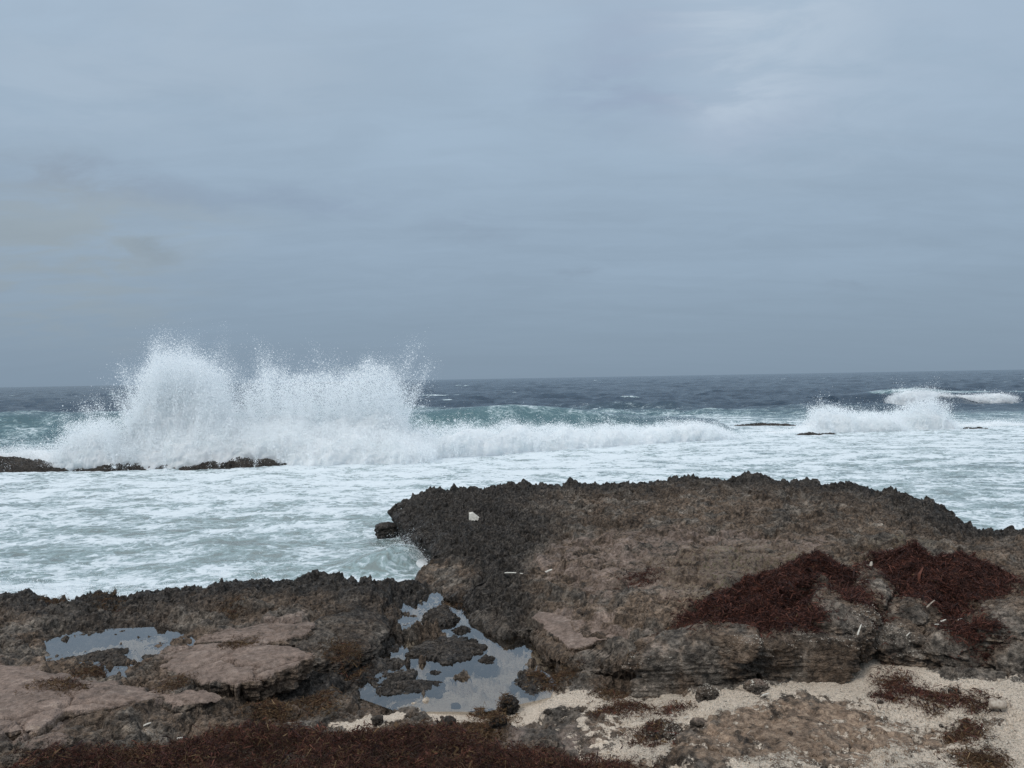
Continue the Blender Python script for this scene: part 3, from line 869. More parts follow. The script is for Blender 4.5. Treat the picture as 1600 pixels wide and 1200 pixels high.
# ------------------------------------------------------------------ rocks
def rock(name, pts, thick, label, cat='rock', group=None, rough=.05, surf=(.3, .2, 0, 0), film=0.0, wet=.1, seed=0, na=300, nt=110, dome=.03, under=.12, scale=3.0, mat=None, layers=1.0, wob=.08, topk=.8, holes=.03, cracks=.03):
    """one loose block or slab: outline given by photograph pixels with heights, then a rounded, layered, pitted body of real thickness"""
    W = np.array([at(*p) for p in pts]); c = W[:, :2].mean(0)
    A = np.c_[W[:, :2] - c, np.ones(len(W))]
    pl, *_ = np.linalg.lstsq(A, W[:, 2], rcond=None)
    th = np.linspace(0, 2 * np.pi, na, endpoint=False)
    dx, dy = np.cos(th), np.sin(th)
    R = np.full(na, 1e9)
    n = len(W)
    for i in range(n):
        a = W[i, :2] - c; b = W[(i + 1) % n, :2] - c; e = b - a
        den = dx * e[1] - dy * e[0]
        with np.errstate(divide='ignore', invalid='ignore'):
            t = (a[0] * e[1] - a[1] * e[0]) / den
            s = (a[0] * dy - a[1] * dx) / den
        ok = (t > 0) & (s >= -1e-6) & (s <= 1 + 1e-6)
        R = np.where(ok & (t < R), t, R)
    R[R > 1e8] = np.median(R[R < 1e8])
    kk = np.hanning(max(3, na // 60) | 1); kk /= kk.sum()
    m_ = len(kk) // 2
    R = np.convolve(np.r_[R[-m_:], R, R[:m_]], kk, 'valid')
    cs, sn = np.cos(th), np.sin(th)
    R = R * (1 + wob * (fbm2(cs * 1.0 + seed * .37, sn * 1.0 - seed * .21, 2.2, 5, .62, seed)) * 1.6)
    t = np.linspace(0, 1, nt)
    r = np.interp(t, [0, .42, .47, .52, .8, .92, 1.0], [0, .95, .985, 1.0, 1 - under * .6, 1 - under * 1.6, 0])
    zz = np.interp(t, [0, .42, .47, .52, .8, .92, 1.0], [0, 0, -.03, -.12, -.75, -1.0, -1.0])
    rr = r[:, None] * R[None]
    X = c[0] + rr * dx; Y = c[1] + rr * dy
    Zt = pl[2] + pl[0] * (X - c[0]) + pl[1] * (Y - c[1])
    Z = Zt + zz[:, None] * thick + dome * (1 - np.clip(r[:, None], 0, 1) ** 2) * (zz[:, None] > -.3)
    side = sstep(.38, .56, t)[:, None] * np.ones_like(X)
    nx, ny, nz = dx * side, dy * side, 1.0 - side
    sm = min(1.0, R.mean() / .25)
    n3 = fbm3(X, Y, Z * 1.3, scale, 4, .55, seed) + .55 * fbm3(X, Y, Z * 2.5, scale * 3.3, 3, .6, seed + 3, ridged=True)
    stra = perlin2(Z * 22 + seed * 3.1 + .8 * perlin2(X * 3, Y * 3), th[None] * 1.1 + 0 * X) * .45 + perlin2(Z * 55 + seed, th[None] * 3 + 0 * X) * .25
    pit = fbm3(X, Y, Z, scale * 7, 3, .6, seed + 5)
    hol = sstep(.22, .40, fbm3(X, Y, Z * 1.5, scale * 1.6, 3, .55, seed + 13)) * holes
    q1, q2 = worley2(X + .10 * n3, Y * 1.4 + .10 * n3, 1.9, seed)
    hol = hol + cracks * np.exp(-(q2 - q1) / .05) * sstep(-.25, .1, fbm2(X, Y, 1.2, 2, .5, seed))
    d = (rough * (n3 + .35 * pit) - hol) * (topk + (1 - topk) * side) + side * rough * stra * layers * 1.4
    taper = np.ones_like(d); taper[-1] = 0
    d = d * taper
    X = X + nx * d + rough * .35 * fbm3(X, Y, Z, scale * 4, 2, .5, seed + 8) * taper
    Y = Y + ny * d + rough * .35 * fbm3(X, Y, Z, scale * 4, 2, .5, seed + 9) * taper
    Z = Z + nz * d * .8
    V = np.stack([X, Y, Z], -1)
    org = np.array([c[0], c[1], pl[2] - thick])
    hm_add(V)
    f = V.reshape(-1, 3) - org
    sf = np.tile(np.array(surf, np.float32), (len(f), 1))
    lowdark = np.clip(side.ravel() * .0, 0, 1)
    sf[:, 1] = sf[:, 1] * (1 - .75 * side.ravel())
    tn = (.55 * perlin2(np.floor(Z * 24 + seed + .7 * perlin2(X * 3, Y * 3)) * 5.3, th[None] * .8 + 0 * X) + .5 * fbm3(X, Y, Z, 2.6, 3, .5, seed + 17)).ravel()
    o = mesh_obj(name, f, grid_quads(nt, na, True), smooth=False, mats=[mat or M_ROCK], attrs={'surf': sf, 'tone': tn, 'film': np.full(len(f), film), 'wet': np.full(len(f), wet)})
    o.location = org
    return tag(o, label, cat, group)


GR = 'grey blocks at the sand edge'
ledge = rock('rock_ledge', [(972, 1040, .70), (1050, 1026, .76), (1150, 1014, .80), (1250, 1005, .82), (1335, 1006, .83), (1348, 992, .86), (1312, 974, .89), (1220, 965, .90), (1120, 968, .88), (1030, 990, .82)], .34,
     'long grey layered rock ledge overhanging the sand below the maroon seaweed', 'rock ledge', rough=.055, holes=.07, surf=(.0, .3, 0, .05), seed=1, na=620, nt=170, scale=3.2, under=.16)
upper = rock('upper_layer', [(985, 1012, .72), (1060, 1008, .80), (1130, 1003, .84), (1185, 1008, .86), (1180, 985, .89), (1100, 968, .90), (1030, 985, .84)], .13,
     'thin upper rock layer above a dark crack at the left end of the ledge', 'rock ledge', rough=.04, holes=.05, surf=(.05, .3, 0, 0), seed=12, na=420, nt=110, scale=3.6, under=.1)
upper.parent = ledge
upper.location = upper.location - ledge.location
del upper['category']
upper['label'] = 'thin upper rock layer above a dark crack'
for i, (pts, th, lab, sf) in enumerate([
        ([(1358, 992, .78), (1383, 972, .82), (1430, 972, .84), (1444, 984, .83), (1441, 1000, .80), (1400, 1008, .77), (1368, 1004, .76)], .26, 'dark grey rounded block right of the gap at the end of the long ledge', (.45, .05, 0, 0)),
        ([(1446, 1000, .80), (1450, 978, .84), (1490, 970, .86), (1525, 985, .85), (1530, 1008, .80), (1500, 1018, .77), (1460, 1014, .77)], .30, 'grey pitted block with white bits lying on top, just above the sand', (.2, .15, 0, 0)),
        ([(1520, 965, .92), (1545, 942, .96), (1600, 935, .98), (1660, 950, .98), (1650, 985, .92), (1570, 990, .89), (1530, 985, .89)], .30, 'pale grey sloping boulder at the right edge of the photo', (.12, .25, 0, 0)),
        ([(1480, 1022, .72), (1505, 1008, .76), (1540, 1012, .76), (1550, 1030, .72), (1520, 1042, .69), (1490, 1038, .69)], .18, 'grey knobbly rock lowest on the sand below the right hand blocks', (.35, .1, 0, 0)),
        ([(1545, 1015, .78), (1570, 995, .84), (1640, 990, .86), (1680, 1020, .82), (1630, 1042, .74), (1560, 1040, .73)], .30, 'dark block above the sand in the right corner of the shore', (.5, .05, 0, 0)),
        ([(1378, 950, .88), (1400, 935, .92), (1450, 940, .93), (1465, 955, .91), (1440, 972, .87), (1395, 972, .85)], .18, 'flat grey rock between the two maroon seaweed banks', (.25, .1, 0, 0)),
        ([(1258, 945, .97), (1285, 922, 1.0), (1340, 925, 1.0), (1366, 955, .96), (1360, 982, .90), (1310, 985, .89), (1270, 968, .93)], .26, 'grey brown rock half wrapped by the middle seaweed bank', (.15, .3, 0, 0)),
        ([(1262, 915, .95), (1278, 905, .97), (1295, 908, .97), (1296, 918, .95), (1275, 922, .94)], .10, 'small grey stone poking out of the top of the middle seaweed bank', (.2, .1, 0, 0)),
        ([(1335, 885, .97), (1375, 890, .97), (1396, 920, .95), (1385, 945, .93), (1345, 930, .95)], .2, 'weathered grey rock in the gap left of the right seaweed bank', (.2, .2, 0, 0))]):
    rock('boulder', pts, th, lab, 'boulder', GR, rough=.055, holes=.05, surf=(sf[0] * .5, *sf[1:]), seed=20 + i, na=320, nt=120, scale=4.0, under=.12, dome=.06, wob=.14)
GS = 'pinkish slabs on the left shelf'
rock('rock_slab', [(258, 1040, .60), (272, 1018, .61), (330, 1006, .63), (400, 1003, .66), (462, 1008, .67), (487, 1022, .66), (455, 1046, .63), (405, 1060, .62), (352, 1070, .60), (290, 1058, .59)], .20,
     'large flat pinkish slab with a dark crack and broken edge beside the left tide pool', 'rock slab', GS, rough=.028, surf=(.0, .95, 0, 0), topk=.55, holes=.022, cracks=.075, wob=.20, seed=41, na=420, nt=130, scale=3.0, under=.12, dome=.02)
rock('rock_slab', [(300, 1003, .61), (360, 984, .64), (430, 973, .66), (490, 973, .67), (484, 992, .65), (420, 1004, .63)], .16, 'pinkish stepped slab behind the largest slab, reaching towards the water', 'rock slab', GS, rough=.03, surf=(.05, .8, 0, 0), topk=.55, holes=.022, cracks=.075, wob=.20, seed=42, na=360, nt=110, scale=3.5, under=.1, dome=.01)
rock('rock_slab', [(238, 1088, .55), (262, 1078, .57), (318, 1076, .58), (352, 1084, .57), (325, 1096, .55), (270, 1104, .54)], .14, 'small wedge of pinkish slab below the dark crack of the largest slab', 'rock slab', GS, rough=.025, surf=(.05, .85, 0, 0), topk=.55, holes=.022, cracks=.075, wob=.20, seed=43, na=260, nt=90, scale=4, under=.12, dome=.01)
rock('rock_slab', [(-60, 1045, .64), (40, 1040, .64), (150, 1062, .61), (235, 1072, .59), (250, 1092, .56), (180, 1108, .57), (100, 1112, .60), (60, 1140, .60), (-60, 1150, .62)], .14, 'broad worn pinkish brown slab filling the left edge of the shore', 'rock slab', GS, rough=.03, surf=(.0, .9, 0, .15), topk=.55, holes=.022, cracks=.075, wob=.20, seed=44, na=420, nt=120, scale=2.4, under=.08, dome=.03)
rock('rock_slab', [(828, 963, .60), (842, 954, .62), (885, 962, .65), (940, 980, .66), (962, 996, .65), (930, 1008, .62), (888, 1010, .59), (868, 996, .58), (846, 977, .58)], .09, 'flat pale pink slab jutting over the dark end of the middle tide pool', 'rock slab', rough=.018, surf=(.0, 1.1, 0, 0), topk=.55, holes=.022, cracks=.075, wob=.20, seed=45, na=320, nt=90, scale=3.5, under=.12, dome=.005)
rock('rock', [(462, 1000, .61), (500, 965, .64), (560, 952, .63), (602, 962, .58), (596, 995, .55), (560, 1028, .52), (500, 1038, .54), (470, 1022, .57)], .22, 'rough dark grey rock mass between the pink slab and the middle tide pool', 'rock', rough=.06, surf=(.55, .1, 0, 0), seed=46, na=400, nt=130, scale=3.5, under=.06, dome=.03)
GP = 'dark rocks standing in the middle tide pool'
for i, (pts, th, lab) in enumerate([
        ([(642, 1018, .45), (662, 1003, .46), (700, 994, .46), (742, 1000, .46), (757, 1008, .45), (735, 1022, .45), (705, 1038, .44), (668, 1030, .44)], .16, 'largest black rock islet in the middle of the tide pool'),
        ([(664, 962, .48), (676, 950, .50), (700, 948, .50), (712, 962, .48), (700, 972, .46), (672, 972, .46)], .18, 'dark rock at the far narrow end of the middle tide pool'),
        ([(748, 1034, .43), (758, 1026, .44), (772, 1028, .44), (772, 1038, .43), (758, 1042, .42)], .10, 'small dark stone right of the largest islet in the pool'),
        ([(602, 1058, .44), (630, 1044, .46), (652, 1046, .46), (648, 1062, .44), (690, 1068, .43), (682, 1082, .42), (640, 1090, .43), (600, 1082, .44)], .14, 'long dark rock tongue at the left side of the middle pool'),
        ([(706, 984, .44), (722, 978, .45), (738, 984, .44), (728, 992, .43), (710, 992, .43)], .10, 'low dark stone behind the largest islet in the pool'),
        ([(802, 1058, .44), (820, 1048, .46), (846, 1052, .46), (850, 1072, .44), (832, 1086, .43), (808, 1072, .43)], .14, 'dark rock at the right bank of the middle pool beside the sand'),
        ([(668, 1054, .42), (680, 1050, .43), (690, 1054, .42), (680, 1060, .42)], .06, 'tiny dark stone breaking the pool surface above the long rock tongue')]):
    pts = [(u, v, z - .022) for u, v, z in pts]
    rock('pool_rock', pts, th, lab, 'rock', GP, rough=.04, surf=(.8, .05, 0, 0), wet=.7, seed=60 + i, na=280, nt=100, scale=8, under=.03, dome=.022, wob=.42)
for i, (pts, th, lab) in enumerate([
        ([(100, 1030, .50), (150, 1018, .51), (200, 1012, .51), (196, 1020, .50), (150, 1030, .50), (120, 1036, .49)], .1, 'long dark rock bar across the left tide pool'),
        ([(150, 1030, .50), (180, 1022, .52), (200, 1030, .51), (185, 1038, .50), (160, 1040, .49)], .1, 'dark lump in the centre of the left tide pool'),
        ([(100, 1042, .50), (130, 1034, .51), (146, 1042, .50), (125, 1054, .50), (104, 1056, .49)], .1, 'dark rock at the near left bank of the left tide pool'),
        ([(224, 1026, .50), (262, 1020, .51), (270, 1028, .50), (240, 1034, .49)], .1, 'flat dark rock near the right end of the left tide pool')]):
    rock('pool_rock', pts, th, lab, 'rock', 'dark rocks in the left tide pool', rough=.04, surf=(.7, .2, 0, 0), wet=.6, seed=70 + i, na=240, nt=80, scale=8, under=.03, dome=.0, wob=.3)
GB = 'loose stones around the pool and sand'


def stone(u, v, z, wpx, hpx, lab, surf=(.8, 0, 0, 0), seed=0, name='stone', grp=GB, wet=.2, th=None):
    k = [(1, 0), (.7, .75), (0, 1), (-.75, .7), (-1, 0), (-.65, -.7), (.05, -1), (.7, -.65)]
    rg = np.random.default_rng(seed)
    p0 = at(u, v, z)
    s = wpx * p0[1] / FPX / 2
    pts = []
    for a, b in k:
        q = rg.uniform(.8, 1.15)
        X, Y = p0[0] + s * a * q, p0[1] + s * b * q * .8
        pp = px_of(np.array(X), np.array(Y), np.array(z)); pts.append((float(pp[0]), float(pp[1]), z))
    hh = hpx * p0[1] / FPX
    return rock(name, pts, hh * 1.15, lab, 'stone', grp, rough=min(.03, s * .28), surf=surf, seed=seed, na=72, nt=40, scale=min(18, 1.6 / s), under=.1, dome=hh * .25, wet=wet)


stone(796, 1095, .46, 30, 26, 'black boulder on the sand edge at the lower right of the pool', (.95, 0, 0, 0), 81, wet=.6)
stone(711, 1101, .40, 14, 10, 'small black stone in the shallow sandy end of the pool', (1, 0, 0, 0), 82, wet=.6)
stone(701, 1124, .47, 24, 18, 'dark stone on the sand between the pool and the front seaweed bank', (.9, 0, 0, 0), 83)
stone(778, 1124, .49, 26, 22, 'dark stone beside golden weed under the black boulder', (.9, 0, 0, 0), 84)
stone(591, 1121, .48, 18, 9, 'dark stone in a patch of pale sand above the front seaweed', (.7, 0, 0, 0), 85)
stone(1104, 1080, .60, 34, 26, 'round knobbly dark grey stone under the left end of the long ledge', (.55, 0, 0, 0), 86)
stone(1180, 1068, .61, 40, 20, 'smooth pinkish stone tucked under the long ledge', (.05, .6, 0, 0), 87)
stone(1036, 1138, .56, 56, 22, 'wide grey green stone lying flat on the sand, lower middle right', (.35, 0, 0, 0), 89)
stone(1092, 1126, .57, 26, 12, 'brownish stone just right of the wide grey green stone', (.1, .5, 0, 0), 90)
stone(854, 1160, .53, 38, 14, 'grey stone at the right flank of the front seaweed bank', (.3, .1, 0, 0), 92)
stone(1489, 1076, .67, 18, 6, 'flat grey pebble on sand below the right blocks', (.2, .1, 0, 0), 94)
stone(20, 1182, .66, 40, 14, 'pale grey stone in the lower left corner', (.1, .3, 0, 0), 95)
stone(72, 1160, .64, 70, 18, 'crumbled pinkish stone below the broad left slab', (.1, .7, 0, 0), 96)
stone(605, 821, .16, 44, 16, 'low dark rock awash just left of the headland tip', (1, 0, 0, 0), 97, wet=.8)
rg = np.random.default_rng(5)
for i in range(16):
    if i % 3 == 0:
        u, v = rg.uniform(880, 1580), rg.uniform(1095, 1190)
    else:
        u, v = rg.uniform(560, 900), rg.uniform(1098, 1150)
    w = rg.uniform(5, 13)
    p = at(u, v, .55); z = float(ground(p[0], p[1])); p = at(u, v, z); z = float(ground(p[0], p[1]))
    stone(u, v, z + .01, w, w * .55, 'small pebble lying loose on the sandy front of the shore', (rg.uniform(0, .8), rg.uniform(0, .6), 0, 0), 200 + i, 'pebble', 'pebbles scattered on the sand')

# reef ledges out where the waves break
GREEF = 'dark reef ledges under the breaking waves'
for i, (pts, th, lab) in enumerate([
        ([(-60, 716, .42), (8, 717, .44), (30, 722, .36), (85, 727, .30), (84, 733, .24), (30, 738, .2), (-60, 740, .2)], .6, 'highest reef ledge at the left edge of the photo'),
        ([(-20, 742, .10), (60, 738, .14), (120, 739, .12), (80, 746, .06), (0, 748, .05)], .3, 'low wet reef shelf awash in front of the highest ledge'),
        ([(95, 739, .12), (170, 733, .17), (250, 729, .22), (300, 731, .20), (230, 739, .12), (140, 743, .08)], .4, 'low left part of the long ledge below the tallest splash'),
        ([(240, 731, .22), (300, 726, .28), (350, 722, .32), (400, 721, .33), (440, 722, .32), (452, 727, .26), (390, 732, .22), (300, 737, .16)], .5, 'higher right part of the long ledge below the tallest splash'),
        ([(466, 724, .22), (490, 721, .26), (522, 724, .22), (506, 728, .16)], .4, 'short dark reef knob right of the long ledge'),
        ([(636, 717, .17), (664, 714, .21), (704, 715, .19), (690, 719, .14), (655, 720, .12)], .4, 'small reef ledge under the middle of the whitewater'),
        ([(1135, 669, .14), (1165, 667, .19), (1215, 666, .2), (1250, 668, .16), (1230, 671, .11), (1170, 672, .1)], .4, 'brown reef ledge under thin foam, left of the right splash'),
        ([(1232, 685, .11), (1262, 682, .17), (1312, 683, .13), (1295, 687, .08), (1250, 688, .07)], .4, 'flat black reef ledge below the right splash'),
        ([(1490, 676, .13), (1525, 674, .16), (1555, 675, .12), (1520, 678, .08)], .4, 'little reef ledge right of the right splash')]):
    pts = [(u, v, z - (.215 if i < 5 else .29)) for u, v, z in pts]
    rock('reef_ledge', pts, th, lab, 'reef ledge', GREEF, rough=.17, surf=(.8, .2, 0, .1), wet=.8, seed=110 + i, na=520, nt=110, scale=2.6, under=.03, dome=.20, layers=.9, wob=.30, holes=.1)

hm_fill()


# ------------------------------------------------------------------ tide pools
def poly_area(V):
    return sum(V[i][0] * V[i - 1][1] * -1 + V[i][1] * V[i - 1][0] for i in range(len(V)))


def pool(name, pts, z, lab):
    W = [at(u, v, z) for u, v in pts]
    V = np.array(W); c = V.mean(0)
    n = len(V)
    o = mesh_obj(name, np.r_[V - c, [[0, 0, 0]]], tris=[((i + 1) % n, i, n) for i in range(n)] if poly_area(V) < 0 else [(i, (i + 1) % n, n) for i in range(n)], mats=[M_POOL])
    o.location = c
    tag(o, lab, 'tide pool', kind='structure')


pool('tide_pool', [(40, 1005), (110, 985), (280, 978), (310, 1005), (260, 1050), (110, 1070), (60, 1050)], .495, 'shallow tide pool with dark rock bars on the left shelf')
pool('tide_pool', [(590, 960), (640, 925), (750, 925), (770, 975), (840, 980), (880, 1040), (860, 1090), (760, 1112), (620, 1112), (560, 1090), (560, 1020)], .415, 'still tide pool mirroring the grey sky in the middle of the rocks')
pool('tide_pool', [(372, 932), (386, 922), (402, 924), (408, 940), (392, 944)], .585, 'tiny bright rain puddle on the dark near rim')


# ------------------------------------------------------------------ sargassum
MAROON = np.array([[.036, .0130, .0098], [.058, .0200, .0135], [.098, .035, .0220], [.023, .0092, .0075]])
GOLD = np.array([[.098, .056, .026], [.075, .040, .020], [.125, .080, .040], [.055, .028, .015]])


def weed(name, pts, n, height, label, group=None, gold=.08, leaf=.03, zg=.6, cat='seaweed', seed=0, grain=.0):
    rg = np.random.default_rng(seed)
    W = np.array([at(u, v, z) for u, v, z in pts])
    lo, hi = W[:, :2].min(0) - .1, W[:, :2].max(0) + .1
    m_ = int(n * 3.5)
    x = rg.uniform(lo[0], hi[0], m_); y = rg.uniform(lo[1], hi[1], m_)
    s, _, _ = poly_sdf(x + .10 * fbm2(x, y, 3, 3, .6, seed), y + .10 * fbm2(x, y, 3, 3, .6, seed + 1), W)
    keep = s > -.02 + np.where(rg.random(m_) < .12, .13, .04) * rg.normal(size=m_)
    x, y, s = x[keep][:n], y[keep][:n], s[keep][:n]
    n = len(x)
    lump = .5 + .55 * fbm2(x, y, 4.0, 4, .55, seed + 2) + .3 * fbm2(x, y, 13.0, 2, .55, seed + 4)
    hgt = height * np.clip(sstep(-.02, .22, s) * (.12 + 1.3 * lump), .03, 2)
    z = ground(x, y) + hgt * np.where(rg.random(n) < .45, rg.random(n), rg.uniform(.85, 1.08, n)) + .004
    tn = fbm2(x, y, 2.2, 4, .6, seed + 6)
    # each frond: a bent strip of three cross sections
    L = leaf * .72 * rg.lognormal(0, .45, n); wd = L * rg.uniform(.10, .24, n)
    lg = rg.random(n) < .28
    L = np.where(lg, np.minimum(L * 2.6, .075), L); wd = np.where(lg, wd * .55, wd)
    az = rg.uniform(0, 2 * np.pi, n); el = rg.normal(.15, .5, n)
    d = np.stack([np.cos(az) * np.cos(el), np.sin(az) * np.cos(el), np.sin(el)], 1)
    sd_ = rg.normal(size=(n, 3)); sd_ -= (sd_ * d).sum(1, keepdims=True) * d; sd_ /= np.linalg.norm(sd_, axis=1, keepdims=True)
    up = np.cross(d, sd_)
    c = np.stack([x, y, z], 1)
    bend = rg.normal(0, .35, n)[:, None] * L[:, None]
    rows = []
    for t, ww, b in ((-.5, .55, 0), (-.05, 1.0, 1.0), (.5, .25, 0)):
        mid = c + d * (t * L)[:, None] + up * bend * b
        rows += [mid - sd_ * (wd * ww)[:, None] * .5, mid + sd_ * (wd * ww)[:, None] * .5, mid + up * (wd * ww)[:, None] * .45]
    V = np.stack(rows, 1)                                   # n, 9, 3 : triangular tube, so a frond has thickness
    base = np.arange(n)[:, None] * 9
    qs = []
    for r in (0, 3):
        for a, b in ((0, 1), (1, 2), (2, 0)):
            qs.append(base + np.array([[r + a, r + b, r + 3 + b, r + 3 + a]]))
    Q = np.stack(qs, 1).reshape(-1, 4)
    isg = rg.random(n) < np.clip(gold + .9 * np.maximum(tn - .28 + gold, 0) * (gold > .04), 0, .9)
    col = np.where(isg[:, None], GOLD[rg.integers(0, 4, n)], MAROON[rg.integers(0, 4, n)]) * (rg.uniform(.6, 1.5, n) * (.95 + .7 * fbm2(x, y, 5.0, 3, .6, seed + 9)))[:, None]
    T = np.repeat(col, 9, 0)
    org = np.array([W[:, 0].mean(), W[:, 1].mean(), 0]); org[2] = float(ground(org[0], org[1]))
    o = mesh_obj(name, V.reshape(-1, 3) - org, Q, mats=[M_WEED], attrs={'tint': T}, smooth=False)
    o.location = org
    return tag(o, label, cat, group)


GW = 'banks of washed up sargassum'
weed('seaweed_pile', [(40, 1205, .58), (130, 1188, .57), (200, 1180, .56), (290, 1164, .54), (360, 1150, .52), (420, 1147, .50), (480, 1156, .50), (560, 1166, .50), (640, 1142, .46), (690, 1140, .46), (745, 1165, .49), (800, 1182, .52), (880, 1190, .53), (960, 1196, .54), (1030, 1212, .56), (1040, 1400, .58), (0, 1400, .6)],
     150000, .16, 'wide dark maroon seaweed bank with golden tufts along the bottom of the photo', GW, gold=.24, leaf=.022, seed=1)
weed('seaweed_pile', [(1068, 966, .80), (1086, 957, .82), (1112, 948, .84), (1140, 925, .87), (1190, 910, .89), (1235, 886, .91), (1275, 882, .92), (1312, 890, .92), (1328, 908, .92), (1310, 915, .92), (1285, 908, .93), (1258, 925, .92), (1250, 955, .90), (1262, 975, .88), (1278, 984, .86), (1262, 986, .86), (1236, 980, .86), (1190, 992, .84), (1160, 980, .86), (1110, 980, .85), (1072, 975, .80)],
     85000, .155, 'dark maroon seaweed bank heaped on the long ledge, in the middle right', GW, gold=.015, leaf=.030, seed=2)
weed('seaweed_pile', [(1366, 880, .92), (1392, 866, .92), (1420, 870, .90), (1450, 880, .9), (1520, 876, .86), (1562, 888, .84), (1578, 910, .84), (1550, 926, .88), (1500, 930, .90), (1500, 942, .9), (1502, 955, .88), (1490, 958, .88), (1476, 952, .9), (1455, 946, .92), (1415, 940, .9), (1402, 926, .9), (1406, 908, .92), (1388, 896, .92)],
     78000, .145, 'dark maroon seaweed bank spread over the rocks farthest right', GW, gold=.01, leaf=.032, seed=3)
weed('seaweed_pile', [(1492, 992, .84), (1526, 984, .86), (1550, 1004, .82), (1532, 1010, .79), (1505, 1006, .80)], 3000, .05, 'small maroon seaweed heap draped over the lowest right blocks', GW, gold=.02, leaf=.03, seed=4)
weed('seaweed_pile', [(1325, 985, .74), (1355, 975, .78), (1372, 985, .74), (1362, 1000, .70), (1335, 1004, .70)], 3500, .05, 'dark seaweed stuffed in the gap between the long ledge and the next block', GW, gold=.02, leaf=.03, seed=5)
weed('seaweed_pile', [(1300, 928, .94), (1345, 925, .93), (1362, 950, .92), (1345, 960, .92), (1318, 945, .94)], 3500, .04, 'thin maroon weed strip hanging over the grey brown rock', GW, gold=.02, leaf=.03, seed=6)
GC = 'small clumps of seaweed on the sand and rock'


def clump(u, v, w, h, lab, gold, n=700, hgt=.03, seed=0, cat='seaweed'):
    p = at(u, v, .55); z = float(ground(p[0], p[1])); p = at(u, v, z); z = float(ground(p[0], p[1]))
    a = np.linspace(0, 2 * np.pi, 9)[:-1]
    pts = [(u + w / 2 * math.cos(t), v + h / 2 * math.sin(t), z) for t in a]
    weed('seaweed_clump', pts, int(n * 2.6), hgt * 1.2, lab, GC, gold=gold, leaf=.022, seed=seed, cat=cat)


for i, (u, v, w, h, lab, g, n) in enumerate([
        (1398, 1066, 34, 8, 'brown seaweed clump on sand under the right blocks', .35, 700), (1412, 1090, 54, 8, 'dark flat seaweed streak on the sand', .08, 900), (1470, 1094, 40, 10, 'rusty seaweed patch at the right end of the dark streak', .3, 800),
        (1512, 1144, 28, 12, 'brown tuft on ochre rock at the right', .5, 700), (1530, 1190, 44, 16, 'brown seaweed tuft at the lower right bottom edge', .4, 1000), (1527, 1107, 34, 8, 'dark weed strip touching the pale driftwood lump', .15, 500),
        (497, 1100, 44, 18, 'orange brown tuft on dark rock above the front bank', .9, 700), (420, 1120, 60, 18, 'rusty weed patch just above the front bank', .7, 900), (540, 1064, 60, 20, 'olive gold weed left of the long rock tongue', .9, 800),
        (706, 968, 22, 12, 'golden weed on the rock at the far end of the pool', 1.0, 400), (775, 1116, 44, 18, 'golden brown weed around the dark stone by the pool', .9, 700), (868, 1068, 60, 22, 'brown weed on the right bank of the pool', .7, 800),
        (955, 1085, 44, 14, 'brown tuft on sand left of the ledge', .6, 600), (970, 1110, 60, 16, 'rusty brown weed on the rock below the ledge', .4, 800), (1045, 1112, 40, 8, 'reddish weed strip on sand', .3, 500),
        (755, 1138, 60, 20, 'golden brown weed at the top of the front bank', .85, 900), (1010, 1092, 40, 16, 'dark brown tuft close to the ledge corner', .3, 500), (1045, 1050, 30, 10, 'dull weed hanging at the left end of the ledge', .3, 300),
        (145, 1052, 40, 12, 'rusty weed on the front bank of the left pool', .8, 500), (90, 1072, 60, 12, 'rust coloured film of weed on the broad left slab', .8, 400), (374, 1005, 24, 10, 'brown tuft on the stepped pink slab', .8, 300), (270, 1072, 24, 8, 'brown tuft at the crack of the largest slab', .8, 300),
        (85, 946, 30, 12, 'straw coloured tuft on the near rim, farthest left', 1.0, 300), (172, 948, 30, 12, 'straw coloured tuft on the near rim, second from left', 1.0, 300), (362, 958, 26, 12, 'straw coloured tuft on the near rim below the puddle', 1.0, 300), (170, 932, 26, 8, 'straw coloured tuft at the very edge of the near rim', 1.0, 250), (1000, 905, 60, 18, 'dark low bush of weed on the bare headland', .1, 700), (1385, 1062, 20, 8, 'dark weed scrap on the sand', .1, 200)]):
    clump(u, v, w, h, lab, g, n, .035 if i < 22 else .03, 30 + i)


# ------------------------------------------------------------------ gravel on the sand, driftwood, coral bits
def tets(c, s, rg, jit=.35):
    n = len(c)
    B = np.array([[1, 1, 1], [1, -1, -1], [-1, 1, -1], [-1, -1, 1]]) / math.sqrt(3)
    q = rg.normal(size=(n, 4)); q /= np.linalg.norm(q, axis=1, keepdims=True)
    w, x, y, z = q.T
    R = np.stack([np.stack([1 - 2 * (y * y + z * z), 2 * (x * y - z * w), 2 * (x * z + y * w)], -1), np.stack([2 * (x * y + z * w), 1 - 2 * (x * x + z * z), 2 * (y * z - x * w)], -1), np.stack([2 * (x * z - y * w), 2 * (y * z + x * w), 1 - 2 * (x * x + y * y)], -1)], 1)
    V = np.einsum('nij,kj->nki', R, B) * (1 + jit * rg.normal(size=(n, 4, 1)))
    V = c[:, None] + V * s[:, None, None]
    b = np.arange(n)[:, None] * 4
    T = np.stack([b + np.array([[0, 1, 2]]), b + np.array([[0, 3, 1]]), b + np.array([[0, 2, 3]]), b + np.array([[1, 3, 2]])], 1).reshape(-1, 3)
    return V.reshape(-1, 3), T


